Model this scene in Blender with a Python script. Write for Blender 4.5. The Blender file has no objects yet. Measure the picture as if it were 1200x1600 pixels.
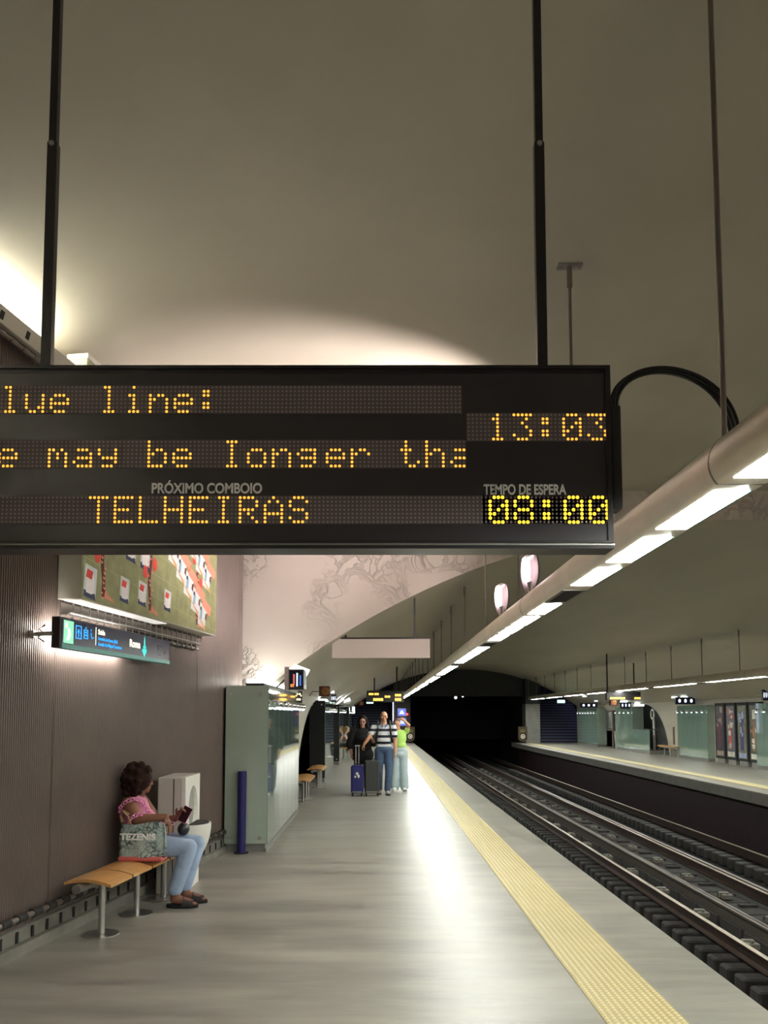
import bpy, math, random
from mathutils import Vector, Matrix, Euler
random.seed(7)
R = math.radians
sc = bpy.context.scene
C = sc.collection
# ------------------------------------------------------------------ camera, world, exposure
F, PX, PY, H, TH = 1300.0, 588.0, 1018.0, 1.62, R(4.36)
cam = bpy.data.cameras.new('camera'); co = bpy.data.objects.new('camera', cam); C.objects.link(co)
cam.sensor_fit = 'VERTICAL'; cam.sensor_height = 24; cam.sensor_width = 18
cam.lens = F / 1600 * 24
cam.shift_x = 12 / 1600; cam.shift_y = 218 / 1600
cam.clip_start = 0.05; cam.clip_end = 300
co.location = (0, 0, H); co.rotation_euler = (R(90) + TH, 0, 0)
sc.camera = co
w = bpy.data.worlds.new('world'); sc.world = w; w.use_nodes = True
w.node_tree.nodes['Background'].inputs[0].default_value = (0.02, 0.02, 0.022, 1)
w.node_tree.nodes['Background'].inputs[1].default_value = 0.3
sc.view_settings.view_transform = 'Standard'; sc.view_settings.look = 'None'
sc.view_settings.gamma = 1; sc.view_settings.use_curve_mapping = False
sc.view_settings.exposure = 1.48
TUBE_L, WASH_L, PINK_L, UP_L = 29.0, 72.0, 26.0, 8.0      # lamp strengths

def ray(x, y):
    u, v = x - PX, PY - y
    return u, F * math.cos(TH) - v * math.sin(TH), F * math.sin(TH) + v * math.cos(TH)
def at(x, y, Y):                                            # place point seen in that direction at distance Y down the platform
    u, f, z = ray(x, y); return Vector((u / f * Y, Y, H + z / f * Y))
def fl(x, y, Z=0.0):                                        # point on a horizontal plane
    u, f, z = ray(x, y); t = (Z - H) / z; return Vector((u * t, f * t, Z))

# ------------------------------------------------------------------ materials
def srgb(r, g, b):
    return tuple(((c / 255) / 12.92 if c / 255 <= .04045 else ((c / 255 + .055) / 1.055) ** 2.4) for c in (r, g, b)) + (1,)
MATS = {}
def mat(name, col, rough=.5, metal=0., emit=None, strength=0., noise=0., nscale=4., bump=0., bscale=40., spec=.5, coat=0., stretch=None, alpha=None, trans=0.):
    if name in MATS: return MATS[name]
    if strength <= 3.5: strength *= .5                                  # small glowing faces
    m = bpy.data.materials.new(name); m.use_nodes = True; nt = m.node_tree; b = nt.nodes['Principled BSDF']
    c = srgb(*col); b.inputs['Base Color'].default_value = c; b.inputs['Roughness'].default_value = rough
    b.inputs['Metallic'].default_value = metal; b.inputs['Specular IOR Level'].default_value = spec
    b.inputs['Coat Weight'].default_value = coat; b.inputs['Transmission Weight'].default_value = trans
    if emit: b.inputs['Emission Color'].default_value = srgb(*emit); b.inputs['Emission Strength'].default_value = strength
    N, L = nt.nodes, nt.links
    if noise or bump:
        tc = N.new('ShaderNodeTexCoord'); mp = N.new('ShaderNodeMapping'); L.new(tc.outputs['Object'], mp.inputs[0])
        if stretch: mp.inputs['Scale'].default_value = stretch
    if noise:
        n = N.new('ShaderNodeTexNoise'); n.inputs['Scale'].default_value = nscale; n.inputs['Detail'].default_value = 6
        L.new(mp.outputs[0], n.inputs['Vector'])
        r = N.new('ShaderNodeMapRange'); r.inputs[1].default_value = .3; r.inputs[2].default_value = .7
        r.inputs[3].default_value = 1 - noise; r.inputs[4].default_value = 1 + noise; L.new(n.outputs[0], r.inputs[0])
        mx = N.new('ShaderNodeVectorMath'); mx.operation = 'SCALE'; mx.inputs[0].default_value = c[:3]
        L.new(r.outputs[0], mx.inputs['Scale']); L.new(mx.outputs[0], b.inputs['Base Color'])
    if bump:
        n2 = N.new('ShaderNodeTexNoise'); n2.inputs['Scale'].default_value = bscale; n2.inputs['Detail'].default_value = 4
        L.new(mp.outputs[0], n2.inputs['Vector'])
        bp = N.new('ShaderNodeBump'); bp.inputs['Strength'].default_value = bump; bp.inputs['Distance'].default_value = .02
        L.new(n2.outputs[0], bp.inputs['Height']); L.new(bp.outputs[0], b.inputs['Normal'])
    MATS[name] = m; return m
M = dict(
 ceil=mat('ceiling_paint', (186, 180, 166), .55, noise=.07, nscale=.9, bump=.25, bscale=1.2),
 vault=mat('vault_paint', (180, 173, 156), .5, noise=.07, nscale=1.1, bump=.25, bscale=1.0, stretch=(1, .25, 1)),
 floor=None, brown=mat('brown_metal', (104, 90, 84), .42, .25, noise=.1, nscale=2.5),
 curb=mat('curb_concrete', (120, 116, 108), .7, noise=.2, nscale=6), black=mat('black_metal', (44, 40, 42), .35, .2),
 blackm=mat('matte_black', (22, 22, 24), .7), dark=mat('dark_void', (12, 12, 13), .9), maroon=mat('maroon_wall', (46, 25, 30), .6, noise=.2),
 lintel=mat('dark_lintel', (52, 52, 54), .8, noise=.1), grey=mat('grey_concrete', (128, 126, 122), .7, noise=.1),
 steel=mat('brushed_steel', (190, 188, 184), .28, .9), chrome=mat('chrome', (220, 220, 220), .12, 1.), dsteel=mat('dark_steel', (128, 118, 112), .35, .6),
 alu=mat('tube_aluminium', (240, 228, 214), .35, .1, noise=.08, nscale=3, bump=.05),
 wood=mat('bench_wood', (206, 152, 92), .35, noise=.12, nscale=3, stretch=(14, 1, 1)), seam=mat('seam_black', (25, 18, 12), .8),
 navy=mat('navy_paint', (36, 32, 96), .3), lamp=mat('lamp_white', (255, 255, 255), .5, emit=(250, 255, 246), strength=TUBE_L),
 tact=mat('tactile_yellow', (160, 146, 104), .5, noise=.08, nscale=1.3), tactd=mat('tactile_dome', (204, 190, 144), .4),
 rail=mat('rail_rust', (74, 58, 52), .45, .6, noise=.25, nscale=5), railtop=mat('rail_top', (150, 136, 116), .33, 1.),
 block=mat('sleeper_block', (50, 47, 45), .8, noise=.3, nscale=7, bump=.4), bed=mat('track_bed', (28, 26, 25), .85, noise=.4, nscale=5, bump=.4),
 clip=mat('rail_clip', (112, 107, 98), .5, noise=.2), white=mat('white_paint', (225, 222, 215), .4), white2=mat('white_enamel', (196, 190, 182), .3, noise=.04),
 glass=mat('green_glass', (140, 164, 152), .06, .12, spec=.9, coat=1., noise=.05, nscale=1.5), glassf=mat('green_glass_matt', (158, 172, 160), .16, .1, spec=.7, noise=.06, nscale=2, coat=.5),
 speaker=mat('maroon_box', (92, 34, 26), .45), gold=mat('gold_ring', (170, 120, 60), .4, .3), stair=mat('stair_blue_lit', (28, 30, 50), .6), nose=mat('stair_nosing', (92, 94, 130), .5),  # stair and nosing colours hold the blue light falling on dark stairs
 led=mat('led_amber', (255, 150, 40), .4, emit=(255, 168, 60), strength=1.25), ledy=mat('led_yellow', (255, 210, 40), .4, emit=(255, 205, 45), strength=2.2),
 unlit=mat('led_unlit', (158, 142, 142), .5), modul=mat('led_module', (100, 88, 90), .5), face=mat('board_face', (56, 50, 54), .3),
 label=mat('label_grey', (255, 252, 252), .5, spec=1.), cable=mat('cable_rubber', (24, 24, 25), .35),
)
def floor_mat():
    m = bpy.data.materials.new('polished_floor'); m.use_nodes = True; nt = m.node_tree; N, L = nt.nodes, nt.links; b = N['Principled BSDF']
    tc = N.new('ShaderNodeTexCoord'); mp = N.new('ShaderNodeMapping'); mp.inputs['Scale'].default_value = (.45, 1.6, 1); L.new(tc.outputs['Object'], mp.inputs[0])
    n = N.new('ShaderNodeTexNoise'); n.inputs['Scale'].default_value = 1.7; n.inputs['Detail'].default_value = 8; n.inputs['Roughness'].default_value = .6; L.new(mp.outputs[0], n.inputs[0])
    cr = N.new('ShaderNodeValToRGB'); cr.color_ramp.elements[0].position = .3; cr.color_ramp.elements[0].color = srgb(116, 112, 104)
    cr.color_ramp.elements[1].position = .7; cr.color_ramp.elements[1].color = srgb(156, 151, 141); L.new(n.outputs[0], cr.inputs[0]); L.new(cr.outputs[0], b.inputs['Base Color'])
    r = N.new('ShaderNodeMapRange'); r.inputs[3].default_value = .27; r.inputs[4].default_value = .5; L.new(n.outputs[0], r.inputs[0]); L.new(r.outputs[0], b.inputs['Roughness'])
    n2 = N.new('ShaderNodeTexNoise'); n2.inputs['Scale'].default_value = 2.2; n2.inputs['Detail'].default_value = 3
    mp2 = N.new('ShaderNodeMapping'); mp2.inputs['Scale'].default_value = (.5, 2.2, 1); L.new(tc.outputs['Object'], mp2.inputs[0]); L.new(mp2.outputs[0], n2.inputs[0])
    bp = N.new('ShaderNodeBump'); bp.inputs['Strength'].default_value = .35; bp.inputs['Distance'].default_value = .02; L.new(n2.outputs[0], bp.inputs['Height']); L.new(bp.outputs[0], b.inputs['Normal'])
    return m
M['floor'] = floor_mat()
def plaster_mat():
    m = bpy.data.materials.new('rough_plaster'); m.use_nodes = True; nt = m.node_tree; N, L = nt.nodes, nt.links; b = N['Principled BSDF']
    b.inputs['Roughness'].default_value = .55
    tc = N.new('ShaderNodeTexCoord')
    n = N.new('ShaderNodeTexNoise'); n.inputs['Scale'].default_value = 1.3; n.inputs['Detail'].default_value = 6; L.new(tc.outputs['Object'], n.inputs[0])
    cr = N.new('ShaderNodeValToRGB'); cr.color_ramp.elements[0].color = srgb(182, 170, 162); cr.color_ramp.elements[1].color = srgb(208, 198, 190); L.new(n.outputs[0], cr.inputs[0]); L.new(cr.outputs[0], b.inputs['Base Color'])
    # warped ridges, only in patches
    wv = N.new('ShaderNodeTexNoise'); wv.inputs['Scale'].default_value = 3.2; wv.inputs['Detail'].default_value = 5; wv.inputs['Distortion'].default_value = 2.2; L.new(tc.outputs['Object'], wv.inputs[0])
    a = N.new('ShaderNodeMath'); a.operation = 'SUBTRACT'; a.inputs[1].default_value = .5; L.new(wv.outputs[0], a.inputs[0])
    ab = N.new('ShaderNodeMath'); ab.operation = 'ABSOLUTE'; L.new(a.outputs[0], ab.inputs[0])
    rg = N.new('ShaderNodeMapRange'); rg.inputs[1].default_value = 0; rg.inputs[2].default_value = .05; rg.inputs[3].default_value = 1; rg.inputs[4].default_value = 0; L.new(ab.outputs[0], rg.inputs[0])
    pn = N.new('ShaderNodeTexNoise'); pn.inputs['Scale'].default_value = .9; L.new(tc.outputs['Object'], pn.inputs[0])
    pr = N.new('ShaderNodeMapRange'); pr.inputs[1].default_value = .46; pr.inputs[2].default_value = .6; L.new(pn.outputs[0], pr.inputs[0])
    ml = N.new('ShaderNodeMath'); ml.operation = 'MULTIPLY'; L.new(rg.outputs[0], ml.inputs[0]); L.new(pr.outputs[0], ml.inputs[1])
    bp = N.new('ShaderNodeBump'); bp.inputs['Strength'].default_value = .7; bp.inputs['Distance'].default_value = .05; L.new(ml.outputs[0], bp.inputs['Height']); L.new(bp.outputs[0], b.inputs['Normal'])
    return m
M['plaster'] = plaster_mat()

# ------------------------------------------------------------------ mesh helpers
class MB:
    def __init__(s): s.v = []; s.f = []; s.mi = []; s.sm = []
    def add(s, vs, fs, mi=0, smooth=False):
        o = len(s.v); s.v += [tuple(p) for p in vs]
        for f in fs: s.f.append([i + o for i in f]); s.mi.append(mi); s.sm.append(smooth)
        return s
    def box(s, x0, x1, y0, y1, z0, z1, mi=0, bev=0.):
        if bev > 0:
            b = min(bev, (x1-x0)*.49, (y1-y0)*.49, (z1-z0)*.49); P = []
            import itertools
            V = {}
            for sx in (0, 1):
                for sy in (0, 1):
                    for sz in (0, 1):
                        X = (x0, x1)[sx]; Y = (y0, y1)[sy]; Z = (z0, z1)[sz]; dx = b if sx == 0 else -b; dy = b if sy == 0 else -b; dz = b if sz == 0 else -b
                        V[(sx, sy, sz, 0)] = len(P); P.append((X, Y+dy, Z+dz)); V[(sx, sy, sz, 1)] = len(P); P.append((X+dx, Y, Z+dz)); V[(sx, sy, sz, 2)] = len(P); P.append((X+dx, Y+dy, Z))
            fs = []
            for a in range(3):
                b1, c1 = (a+1) % 3, (a+2) % 3
                for s_ in (0, 1):
                    q = []
                    for (i, j) in ((0,0),(1,0),(1,1),(0,1)):
                        k = [0]*3; k[a] = s_; k[b1] = i; k[c1] = j; q.append(V[(*k, a)])
                    fs.append(q if s_ else q[::-1])
                for i in (0, 1):
                    for j in (0, 1):
                        k0 = [0]*3; k0[b1] = i; k0[c1] = j; k0[a] = 0; k1 = list(k0); k1[a] = 1
                        q = [V[(*k0, b1)], V[(*k1, b1)], V[(*k1, c1)], V[(*k0, c1)]]
                        fs.append(q if (i ^ j) else q[::-1])
            for k, _ in list(V.items()):
                if k[3] == 0:
                    t = [V[(k[0], k[1], k[2], a)] for a in range(3)]
                    fs.append(t if (k[0]+k[1]+k[2]) % 2 else t[::-1])
            return s.add(P, fs, mi)
        return s.add([(x0,y0,z0),(x1,y0,z0),(x1,y1,z0),(x0,y1,z0),(x0,y0,z1),(x1,y0,z1),(x1,y1,z1),(x0,y1,z1)],
                     [(0,3,2,1),(4,5,6,7),(0,1,5,4),(1,2,6,5),(2,3,7,6),(3,0,4,7)], mi)
    def cyl(s, p0, p1, r0, r1=None, n=16, mi=0, caps=True):
        r1 = r0 if r1 is None else r1; p0, p1 = Vector(p0), Vector(p1); d = (p1-p0).normalized()
        a = d.orthogonal().normalized(); b = d.cross(a); vs = []
        for p, r in ((p0, r0), (p1, r1)):
            for i in range(n):
                t = 2*math.pi*i/n; vs.append(p + a*math.cos(t)*r + b*math.sin(t)*r)
        s.add(vs, [(i, (i+1) % n, n+(i+1) % n, n+i) for i in range(n)], mi, True)
        if caps: s.add(vs[:n], [tuple(range(n))[::-1]], mi); s.add(vs[n:], [tuple(range(n))], mi)
        return s
    def tube(s, pts, r, n=10, mi=0, closed=False):
        pts = [Vector(p) for p in pts]; m = len(pts); vs = []; up = Vector((0.13, .31, 1)).normalized()
        for k, p in enumerate(pts):
            if closed: d = pts[(k+1) % m] - pts[k-1]
            else: d = pts[min(k+1, m-1)] - pts[max(k-1, 0)]
            d.normalize(); a = d.cross(up).normalized(); b = d.cross(a); rr = r[k] if isinstance(r, (list, tuple)) else r
            for i in range(n): t = 2*math.pi*i/n; vs.append(p + a*math.cos(t)*rr + b*math.sin(t)*rr)
        fs = []
        for k in range(m if closed else m-1):
            k2 = (k+1) % m
            for i in range(n): fs.append((k*n+i, k*n+(i+1) % n, k2*n+(i+1) % n, k2*n+i))
        s.add(vs, fs, mi, True)
        if not closed: s.add(vs[:n], [tuple(range(n))], mi); s.add(vs[-n:], [tuple(range(n))[::-1]], mi)
        return s
    def prism_y(s, poly, y0, y1, mi=0, smooth=False, caps=True):      # poly in (x, z)
        n = len(poly); vs = [(x, y0, z) for x, z in poly] + [(x, y1, z) for x, z in poly]
        s.add(vs, [(i, (i+1) % n, n+(i+1) % n, n+i) for i in range(n)], mi, smooth)
        if caps: s.add(vs[:n], [tuple(range(n))[::-1]], mi); s.add(vs[n:], [tuple(range(n))], mi)
        return s
    def slab(s, poly, axis, d0, d1, mi=0):                             # poly in the two other axes, extruded
        def P(a, b, d): return {'x': (d, a, b), 'y': (a, d, b), 'z': (a, b, d)}[axis]
        n = len(poly); vs = [P(a, b, d0) for a, b in poly] + [P(a, b, d1) for a, b in poly]
        s.add(vs, [(i, (i+1) % n, n+(i+1) % n, n+i) for i in range(n)] + [tuple(range(n))[::-1], tuple(range(n, 2*n))], mi); return s
    def ell(s, c, r, rot=None, mi=0, nu=20, nv=14):
        c = Vector(c); r = (r, r, r) if not isinstance(r, (tuple, list)) else r; vs = []; fs = []
        m = rot.to_matrix() if rot else Matrix.Identity(3)
        for j in range(1, nv):
            ph = math.pi*j/nv
            for i in range(nu):
                t = 2*math.pi*i/nu; vs.append(c + m @ Vector((r[0]*math.sin(ph)*math.cos(t), r[1]*math.sin(ph)*math.sin(t), r[2]*math.cos(ph))))
        a = len(vs); vs.append(c + m @ Vector((0, 0, r[2]))); vs.append(c - m @ Vector((0, 0, r[2])))
        for j in range(nv-2):
            for i in range(nu): fs.append((j*nu+i, (j+1)*nu+i, (j+1)*nu+(i+1) % nu, j*nu+(i+1) % nu))
        for i in range(nu): fs.append((a, i, (i+1) % nu)); fs.append((a+1, (nv-2)*nu+(i+1) % nu, (nv-2)*nu+i))
        return s.add(vs, fs, mi, True)
    def chain(s, pts, mi=0, n=16):                                     # [(point, radius)...] tapering limb
        for (p, r) in pts: s.ell(p, r, nu=n, nv=10, mi=mi)
        for (p, r), (q, t) in zip(pts, pts[1:]): s.cyl(p, q, r, t, n, mi)
        return s
    def mesh(s, name, mats):
        me = bpy.data.meshes.new(name); me.from_pydata(s.v, [], s.f)
        for m in (mats if isinstance(mats, (list, tuple)) else [mats]): me.materials.append(m)
        me.polygons.foreach_set('material_index', s.mi); me.polygons.foreach_set('use_smooth', s.sm); me.validate(); me.update(); return me
    def build(s, name, mats, parent=None, loc=(0,0,0), rot=(0,0,0)):
        o = bpy.data.objects.new(name, s.mesh(name, mats)); C.objects.link(o); o.location = loc; o.rotation_euler = rot
        if parent: o.parent = parent
        return o
def tag(o, label, cat, group=None, kind=None):
    o['label'] = label; o['category'] = cat
    if group: o['group'] = group
    if kind: o['kind'] = kind
    return o
def thing(name, label, cat, loc=(0,0,0), rotz=0., group=None):
    o = bpy.data.objects.new(name, None); C.objects.link(o); o.location = loc; o.rotation_euler = (0, 0, rotz); o.empty_display_size = .1
    return tag(o, label, cat, group)
def struct(name, mb, m, **k): o = mb.build(name, m, **k); o['kind'] = 'structure'; return o
def dup(root, loc=None, rotz=None, label=None, group=None):
    r = root.copy(); C.objects.link(r)
    if loc is not None: r.location = loc
    if rotz is not None: r.rotation_euler = (0, 0, rotz)
    if label: r['label'] = label
    if group: r['group'] = group
    for ch in list(root.children):
        c = ch.copy(); C.objects.link(c); c.parent = r
        for g in list(ch.children): d = g.copy(); C.objects.link(d); d.parent = c
    return r
def text(name, body, size, m, parent, loc, rot, ext=.001, bold=0., align='LEFT', sx=1., label=None):
    cu = bpy.data.curves.new(name, 'FONT'); cu.body = body; cu.size = size; cu.extrude = ext; cu.offset = bold; cu.align_x = align
    t = bpy.data.objects.new('tmp', cu); C.objects.link(t); dg = bpy.context.evaluated_depsgraph_get(); dg.update()
    me = bpy.data.meshes.new_from_object(t.evaluated_get(dg)); bpy.data.objects.remove(t); me.name = name
    me.materials.clear(); me.materials.append(m)
    o = bpy.data.objects.new(name, me); C.objects.link(o); o.location = loc; o.rotation_euler = rot; o.scale = (sx, 1, 1)
    if parent: o.parent = parent
    return o
def blob(name, mb, m, parent, voxel=.008, smooth=6):                  # closed lumps fused into one continuous skin
    o = mb.build(name, m, parent)
    md = o.modifiers.new('r', 'REMESH'); md.mode = 'VOXEL'; md.voxel_size = voxel; md.use_smooth_shade = True
    ms = o.modifiers.new('s', 'SMOOTH'); ms.factor = .5; ms.iterations = smooth
    dg = bpy.context.evaluated_depsgraph_get(); dg.update()
    me = bpy.data.meshes.new_from_object(o.evaluated_get(dg)); o.modifiers.clear(); o.data = me
    if not me.materials: me.materials.append(m)
    return o

# ------------------------------------------------------------------ setting
CX, CR, Y0, YD, YE, YB = 5.08, 4.30, 10.7, 11.3, 49.0, -12.0
EDGE, REDGE, LW, RW = 2.15, 8.0, -1.42, 11.78
def vz(x):
    rr = 10.5 if x < CX else 11.5
    return CR - (rr - math.sqrt(max(rr*rr - (x-CX)**2, 0)))
def hz(x, y):                                                          # tall part of the ceiling
    z = 4.80 - .016 * (y - 5.7)
    if x < .5: z -= .016 * abs(max(x, -2.75) - .5)**3
    if x > 9.5: z -= .02 * abs(min(x, 12.6) - 9.5)**3
    return z
WS = .148; WA = math.atan(WS)
def wx(y): return -2.52 + WS * (y - 5.43)                              # left wall plane
b = MB(); b.box(-5.8, EDGE, YB, YE+.6, -.25, 0); struct('floor', b, M['floor'])
b = MB(); b.box(REDGE, 12.6, YB, YE+.6, -.25, 0); struct('floor', b, M['floor'])
b = MB(); b.box(EDGE-.45, REDGE+.45, YB, 85, -1.6, -1.42); struct('floor', b, M['bed'])
b = MB(); b.box(EDGE-.6, EDGE-.4, YB, YE, -1.42, -.25); struct('trim_1', b, M['maroon'])
b = MB(); b.box(REDGE+.35, REDGE+.6, YB, YE, -1.42, -.25); struct('trim_2', b, M['maroon'])
# thin drip lip under each platform edge
b = MB(); b.box(REDGE-.012, REDGE+.02, YB, YE, -.23, -.03); struct('trim_3', b, M['grey'])
# left wall: vertical ribs, a wider groove every panel
b = MB(); prof = []; y = YB; pitch = .026; ys = [6.21 + 1.45*k for k in range(-13, 4)]
while y < Y0:
    if any(abs(y - q) < pitch*.5 for q in ys): prof += [(y, 0), (y+.002, -.022), (y+.012, -.022), (y+.014, 0), (y+.026, 0)]
    else: prof += [(y, .0), (y+.006, .0075), (y+.015, .0075), (y+.021, 0)]
    y += pitch
vs = []; fs = []
for (yy, o) in prof:
    X = wx(yy) + o; vs += [(X, yy, .16), (X, yy, 4.2)]
for i in range(len(prof)-1): fs.append((2*i, 2*i+1, 2*i+3, 2*i+2)[::-1])
b.add(vs, fs); e = wx(Y0)
b.add([(e, Y0, .16), (e, Y0, 4.2), (-3.6, Y0, 4.2), (-3.6, Y0, .16)], [(0,1,2,3)])
b.add([(wx(YB), YB, 4.2), (e, Y0, 4.2), (-3.6, Y0, 4.2), (-5.9, YB, 4.2)], [(0,1,2,3)])
struct('wall_left', b, M['brown'])
b = MB()                                                               # curb along the wall foot, in steps
for (o0, o1, z0, z1) in ((-.3, .035, 0, .17), (.03, .085, 0, .075)):
    b.add([(wx(YB)+o0, YB, z0), (wx(YB)+o1, YB, z0), (wx(Y0)+o1, Y0, z0), (wx(Y0)+o0, Y0, z0), (wx(YB)+o0, YB, z1), (wx(YB)+o1, YB, z1), (wx(Y0)+o1, Y0, z1), (wx(Y0)+o0, Y0, z1)],
          [(0,3,2,1),(4,5,6,7),(0,1,5,4),(1,2,6,5),(2,3,7,6),(3,0,4,7)])
struct('baseboard_left', b, M['curb'])
# ceilings
b = MB(); nx, ny = 60, 24; vs = []; fs = []
for j in range(ny+1):
    for i in range(nx+1):
        X = -6.0 + 18.6*i/nx; Y = YB + (YD-YB)*j/ny; vs.append((X, Y, hz(X, Y)))
for j in range(ny):
    for i in range(nx): a = j*(nx+1)+i; fs.append((a, a+nx+1, a+nx+2, a+1))
b.add(vs, fs, 0, True); struct('ceiling', b, M['ceil'])
b = MB(); xs = [LW + (RW-LW)*i/80 for i in range(81)]; vs = []; fs = []; nyy = 40
for j in range(nyy+1):
    for X in xs: vs.append((X, YD + (YE-YD)*j/nyy, vz(X)))
for j in range(nyy):
    for i in range(80): a = j*81+i; fs.append((a, a+81, a+82, a+1))
b.add(vs, fs, 0, True); struct('ceiling', b, M['vault'])
# plaster face where the ceiling steps down
b = MB(); vs = []; fs = []
for X in xs: vs += [(X, YD, vz(X)), (X, YD, 4.86)]
for i in range(80): fs.append((2*i, 2*i+2, 2*i+3, 2*i+1))
b.add(vs, fs); b.box(-4, LW, YD, YD+.3, 0, 4.86); b.box(RW, 12.6, YD, YD+.3, 0, 4.86); struct('wall_middle', b, M['plaster'])
b = MB(); b.box(12.4, 12.6, YB, YD, 0, 4.9); struct('wall_right', b, M['brown'])
b = MB(); b.box(-6, 12.6, YB-.2, YB, -1.6, 4.95); struct('wall_back', b, M['ceil'])
# side walls past the step, pierced by arches
def side_wall(X, out, arches, name):
    b = MB(); n = 380; vs = []; fs = []; rv = []; top = vz(X) + .02
    def bot(y):
        for (a, c, h) in arches:
            if a < y < c:
                t = (y - (a+c)/2) / ((c-a)/2); return h * (max(0, 1 - abs(t)**2.2)) ** .5
        return 0
    for i in range(n+1):
        y = YD + (YE-YD)*i/n; z = bot(y); vs += [(X, y, z), (X, y, top), (X+out*.35, y, z)]
    for i in range(n):
        a = 3*i; fs.append((a, a+3, a+4, a+1)); fs.append((a, a+2, a+5, a+3))
    b.add(vs, fs); struct(name, b, M['vault'])
ARL = [(14.8, 27.4, 2.0), (29.5, 35, 1.9), (38, 44, 1.9)]; ARR = [(33.7, 40.2, 2.1), (41.3, 45.6, 2.0), (13, 19, 2.)]
side_wall(LW, -1, ARL, 'wall_left'); side_wall(RW, 1, ARR, 'wall_right')
b = MB(); b.box(LW-2.6, LW-2.5, YD, YE, 0, 2.6); b.box(LW-2.6, LW-.35, YD+.3, YE, 2.3, 2.4); b.box(LW-2.6, LW-.35, YD, YE, -.25, 0); struct('wall_left', b, M['dark'])
b = MB(); b.box(RW+.9, RW+1.0, YD, YE+1.5, 0, 2.6); b.box(RW+.35, RW+1., YD+.3, YE, 2.4, 2.5); b.box(RW+.3, RW+1., YD, YE, -.25, 0); struct('wall_right', b, mat('niche_grey', (120, 122, 120), .6))
# far end: pillars, lintel over the tunnel, tunnel
b = MB(); poly = [(1.95, 2.72)] + [(x, vz(x)) for x in [1.95+(8.7-1.95)*i/20 for i in range(21)]] + [(8.7, 2.72)]
b.slab(poly, 'y', YE, YE+.5); struct('wall_far', b, M['lintel'])
b = MB(); b.box(.98, 1.98, YE-.6, YE+.5, 0, 3.9); struct('wall_far', b, M['lintel'])
b = MB(); b.box(8.66, 9.5, YE-.6, YE+.5, 0, 2.25); struct('wall_far', b, M['grey'])
b = MB(); b.box(8.66, 9.5, YE-.6, YE+.5, 2.25, 3.9); struct('wall_far', b, M['lintel'])
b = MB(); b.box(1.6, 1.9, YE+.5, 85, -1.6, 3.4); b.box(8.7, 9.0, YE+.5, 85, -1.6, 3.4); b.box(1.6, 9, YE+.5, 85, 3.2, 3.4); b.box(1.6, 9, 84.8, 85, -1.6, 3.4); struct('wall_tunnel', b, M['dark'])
for k in range(7):
    b = MB(); b.cyl((3+.85*k, YE-.03, 3.4), (3+.85*k, YE+.01, 3.4), .09, n=16); struct('trim_%d' % (10+k), b, M['black'])
# staircases beyond the platform ends
def stairs(x0, x1, label):
    t = thing('staircase', label, 'stairs', ((x0+x1)/2, YE, 0))
    hw = (x1-x0)/2
    for k in range(22):
        s = MB(); s.box(-hw, hw, .3*k, .3*k+.36, 0, .165*(k+1), 0); s.box(-hw, hw, .3*k-.01, .3*k+.04, .165*(k+1)-.035, .165*(k+1)+.004, 1); s.build('step', [M['stair'], M['nose']], t)
    s = MB(); s.tube([(hw-.06, -.05, .95), (hw-.06, 6.6, 4.55)], .025); s.build('handrail', M['steel'], t)
    return t
stairs(LW, .98, 'dark staircase tinted for its blue light, rising behind the far end of the near platform')
stairs(9.5, 12.5, 'dark staircase tinted for its blue light, rising at the far end of the opposite platform')
b = MB(); b.box(LW-.9, LW, YE-.5, YE+7, 0, 5); struct('wall_left', b, M['stair'])
b = MB(); b.box(12.5, 12.7, YE-.3, YE+7, 0, 5); struct('wall_right', b, M['stair'])
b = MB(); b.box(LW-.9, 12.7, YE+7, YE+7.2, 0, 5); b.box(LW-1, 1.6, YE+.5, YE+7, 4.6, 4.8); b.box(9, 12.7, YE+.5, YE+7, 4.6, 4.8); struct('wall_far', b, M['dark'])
ls = mat('strip_light', (255, 255, 255), .5, emit=(215, 215, 255), strength=2.2)
b = MB(); b.box(.955, 1.0, YE-.64, YE-.6, .6, 2.45); tag(b.build('strip_light', ls), 'thin vertical white light strip beside the left staircase', 'light')
b = MB(); b.slab([(YE+.3, 1.0), (YE+.3, 1.12), (YE+3.6, 2.9), (YE+3.6, 2.78)], 'x', 12.44, 12.49); tag(b.build('strip_light', ls), 'slanting white light strip on the wall of the right staircase', 'light')

# ------------------------------------------------------------------ tactile strips
def tactile(x0, x1, y0, y1, label, domes=True):
    t = thing('tactile_paving', label, 'tactile strip', ((x0+x1)/2, 0, 0)); hw = (x1-x0)/2
    s = MB(); s.box(-hw, hw, y0, y1, -.01, .006); s.build('base_plate', M['tact'], t)
    s = MB(); nx = 11; p = (x1-x0)/nx; vs = []; fs = []
    y = y0 + p/2
    while y < y1:
        if not domes: break
        for i in range(nx):
            cx = -hw + p*(i+.5); o = len(vs)
            for (r, z) in ((.0125, .006), (.0075, .0115)):
                for k in range(6): a = k*math.pi/3; vs.append((cx+r*math.cos(a), y+r*math.sin(a), z))
            for k in range(6): fs.append((o+k, o+(k+1) % 6, o+6+(k+1) % 6, o+6+k))
            fs.append(tuple(range(o+6, o+12)))
        y += p
    if domes: s.add(vs, fs, 0, False); d = s.build('raised_domes', M['tactd'], t); d['kind'] = 'stuff'
    else: MB().box(-hw+.03, hw-.03, y0, y1, .006, .01).build('raised_band', M['tactd'], t)
tactile(1.21, 1.645, .8, 47.5, 'cream yellow studded tactile strip along the near platform edge')
tactile(8.5, 8.93, 6, 48.3, 'cream yellow tactile strip along the opposite platform edge', False)

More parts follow.
